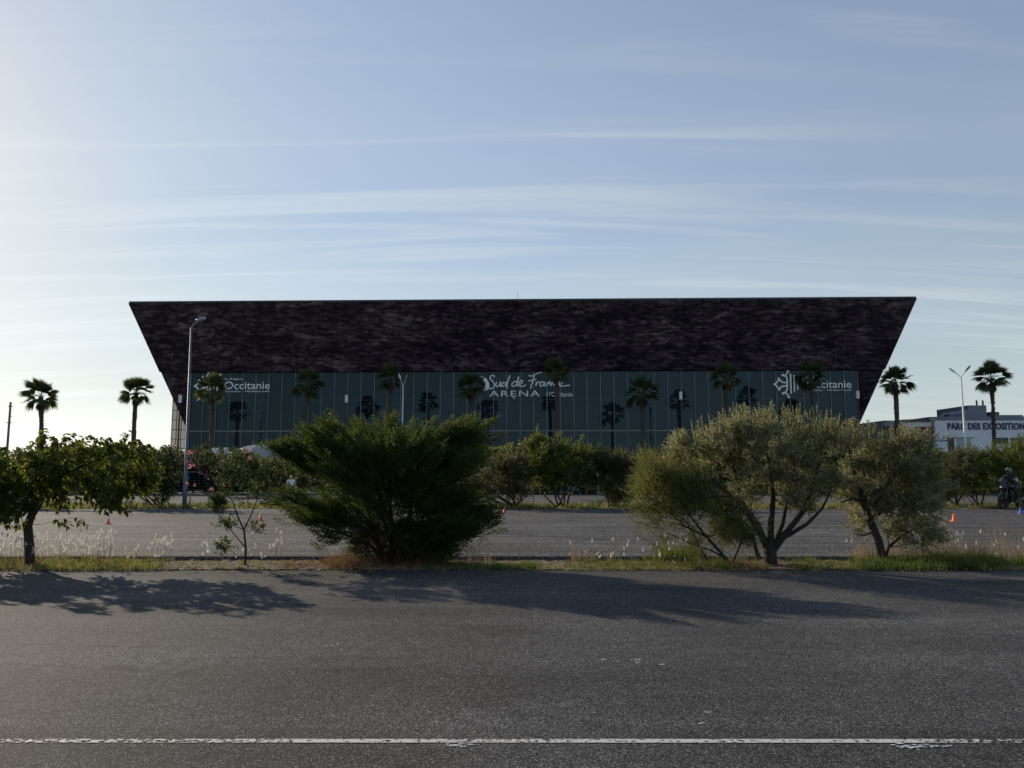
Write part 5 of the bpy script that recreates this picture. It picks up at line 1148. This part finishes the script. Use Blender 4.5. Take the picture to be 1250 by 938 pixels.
# cloud light: a whitened, brightened copy of the sky behind it
hs = N(nt, 'ShaderNodeHueSaturation'); hs.inputs['Saturation'].default_value = .25; hs.inputs['Value'].default_value = 1.5; L(nt, sky.outputs[0], hs.inputs['Color'])
mx = N(nt, 'ShaderNodeMixRGB'); L(nt, ks.outputs[0], mx.inputs[0]); L(nt, sky.outputs[0], mx.inputs[1]); L(nt, hs.outputs[0], mx.inputs[2])
# shoulder that keeps the glow round the sun from burning out, as the phone camera's tone curve does
bw = N(nt, 'ShaderNodeRGBToBW'); L(nt, mx.outputs[0], bw.inputs[0])
dv = N(nt, 'ShaderNodeMath', operation='MULTIPLY_ADD'); dv.inputs[1].default_value = 1/SK_L0; dv.inputs[2].default_value = 1.0; L(nt, bw.outputs[0], dv.inputs[0])
iv = N(nt, 'ShaderNodeMath', operation='DIVIDE'); iv.inputs[0].default_value = SK_A; L(nt, dv.outputs[0], iv.inputs[1])
vm = N(nt, 'ShaderNodeVectorMath', operation='SCALE'); L(nt, mx.outputs[0], vm.inputs[0]); L(nt, iv.outputs[0], vm.inputs[3])
hz = N(nt, 'ShaderNodeMapRange'); hz.interpolation_type = 'SMOOTHSTEP'; hz.inputs[1].default_value = .0; hz.inputs[2].default_value = .52; hz.inputs[3].default_value = .8; hz.inputs[4].default_value = 0; L(nt, zc.outputs[0], hz.inputs[0])
h2 = N(nt, 'ShaderNodeHueSaturation'); h2.inputs['Saturation'].default_value = .3; h2.inputs['Value'].default_value = 1.16; vt = N(nt, 'ShaderNodeVectorMath', operation='MULTIPLY'); vt.inputs[1].default_value = (1.03, 1.0, .87); L(nt, vm.outputs[0], vt.inputs[0]); L(nt, vt.outputs[0], h2.inputs['Color'])
m3 = N(nt, 'ShaderNodeMixRGB'); L(nt, hz.outputs[0], m3.inputs[0]); L(nt, vm.outputs[0], m3.inputs[1]); L(nt, h2.outputs[0], m3.inputs[2])
tn = N(nt, 'ShaderNodeVectorMath', operation='MULTIPLY'); tn.inputs[1].default_value = (.93, 1.0, 1.06); L(nt, m3.outputs[0], tn.inputs[0])
L(nt, tn.outputs[0], bg.inputs[0]); L(nt, bg.outputs[0], out.inputs[0])
sd = bpy.data.lights.new('sun', 'SUN'); sd.energy = 5.0; sd.angle = R(.6); sd.color = (1.0, .86, .68); so = bpy.data.objects.new('sun', sd); COL.objects.link(so)
sv = Vector((math.sin(SUN_AZ)*math.cos(SUN_EL), math.cos(SUN_AZ)*math.cos(SUN_EL), math.sin(SUN_EL)))
so.rotation_euler = sv.to_track_quat('Z', 'Y').to_euler(); so.location = (-30, 30, 40)

# ------------------------------------------------------------------ camera
cd = bpy.data.cameras.new('camera'); cam = bpy.data.objects.new('camera', cd); COL.objects.link(cam)
cd.sensor_width = 36; cd.lens = 36*F/1250; cd.clip_start = .1; cd.clip_end = 6000
cam.location = (0, 0, CH); cam.rotation_euler = (R(90) + PITCH, 0, 0); scene.camera = cam
scene.view_settings.view_transform = 'Standard'; scene.view_settings.look = 'None'; scene.view_settings.exposure = 0.0; scene.view_settings.gamma = 1.0
scene.cycles.use_denoising = True
scene.cycles.max_bounces = 6; scene.cycles.transparent_max_bounces = 12; scene.cycles.transmission_bounces = 4
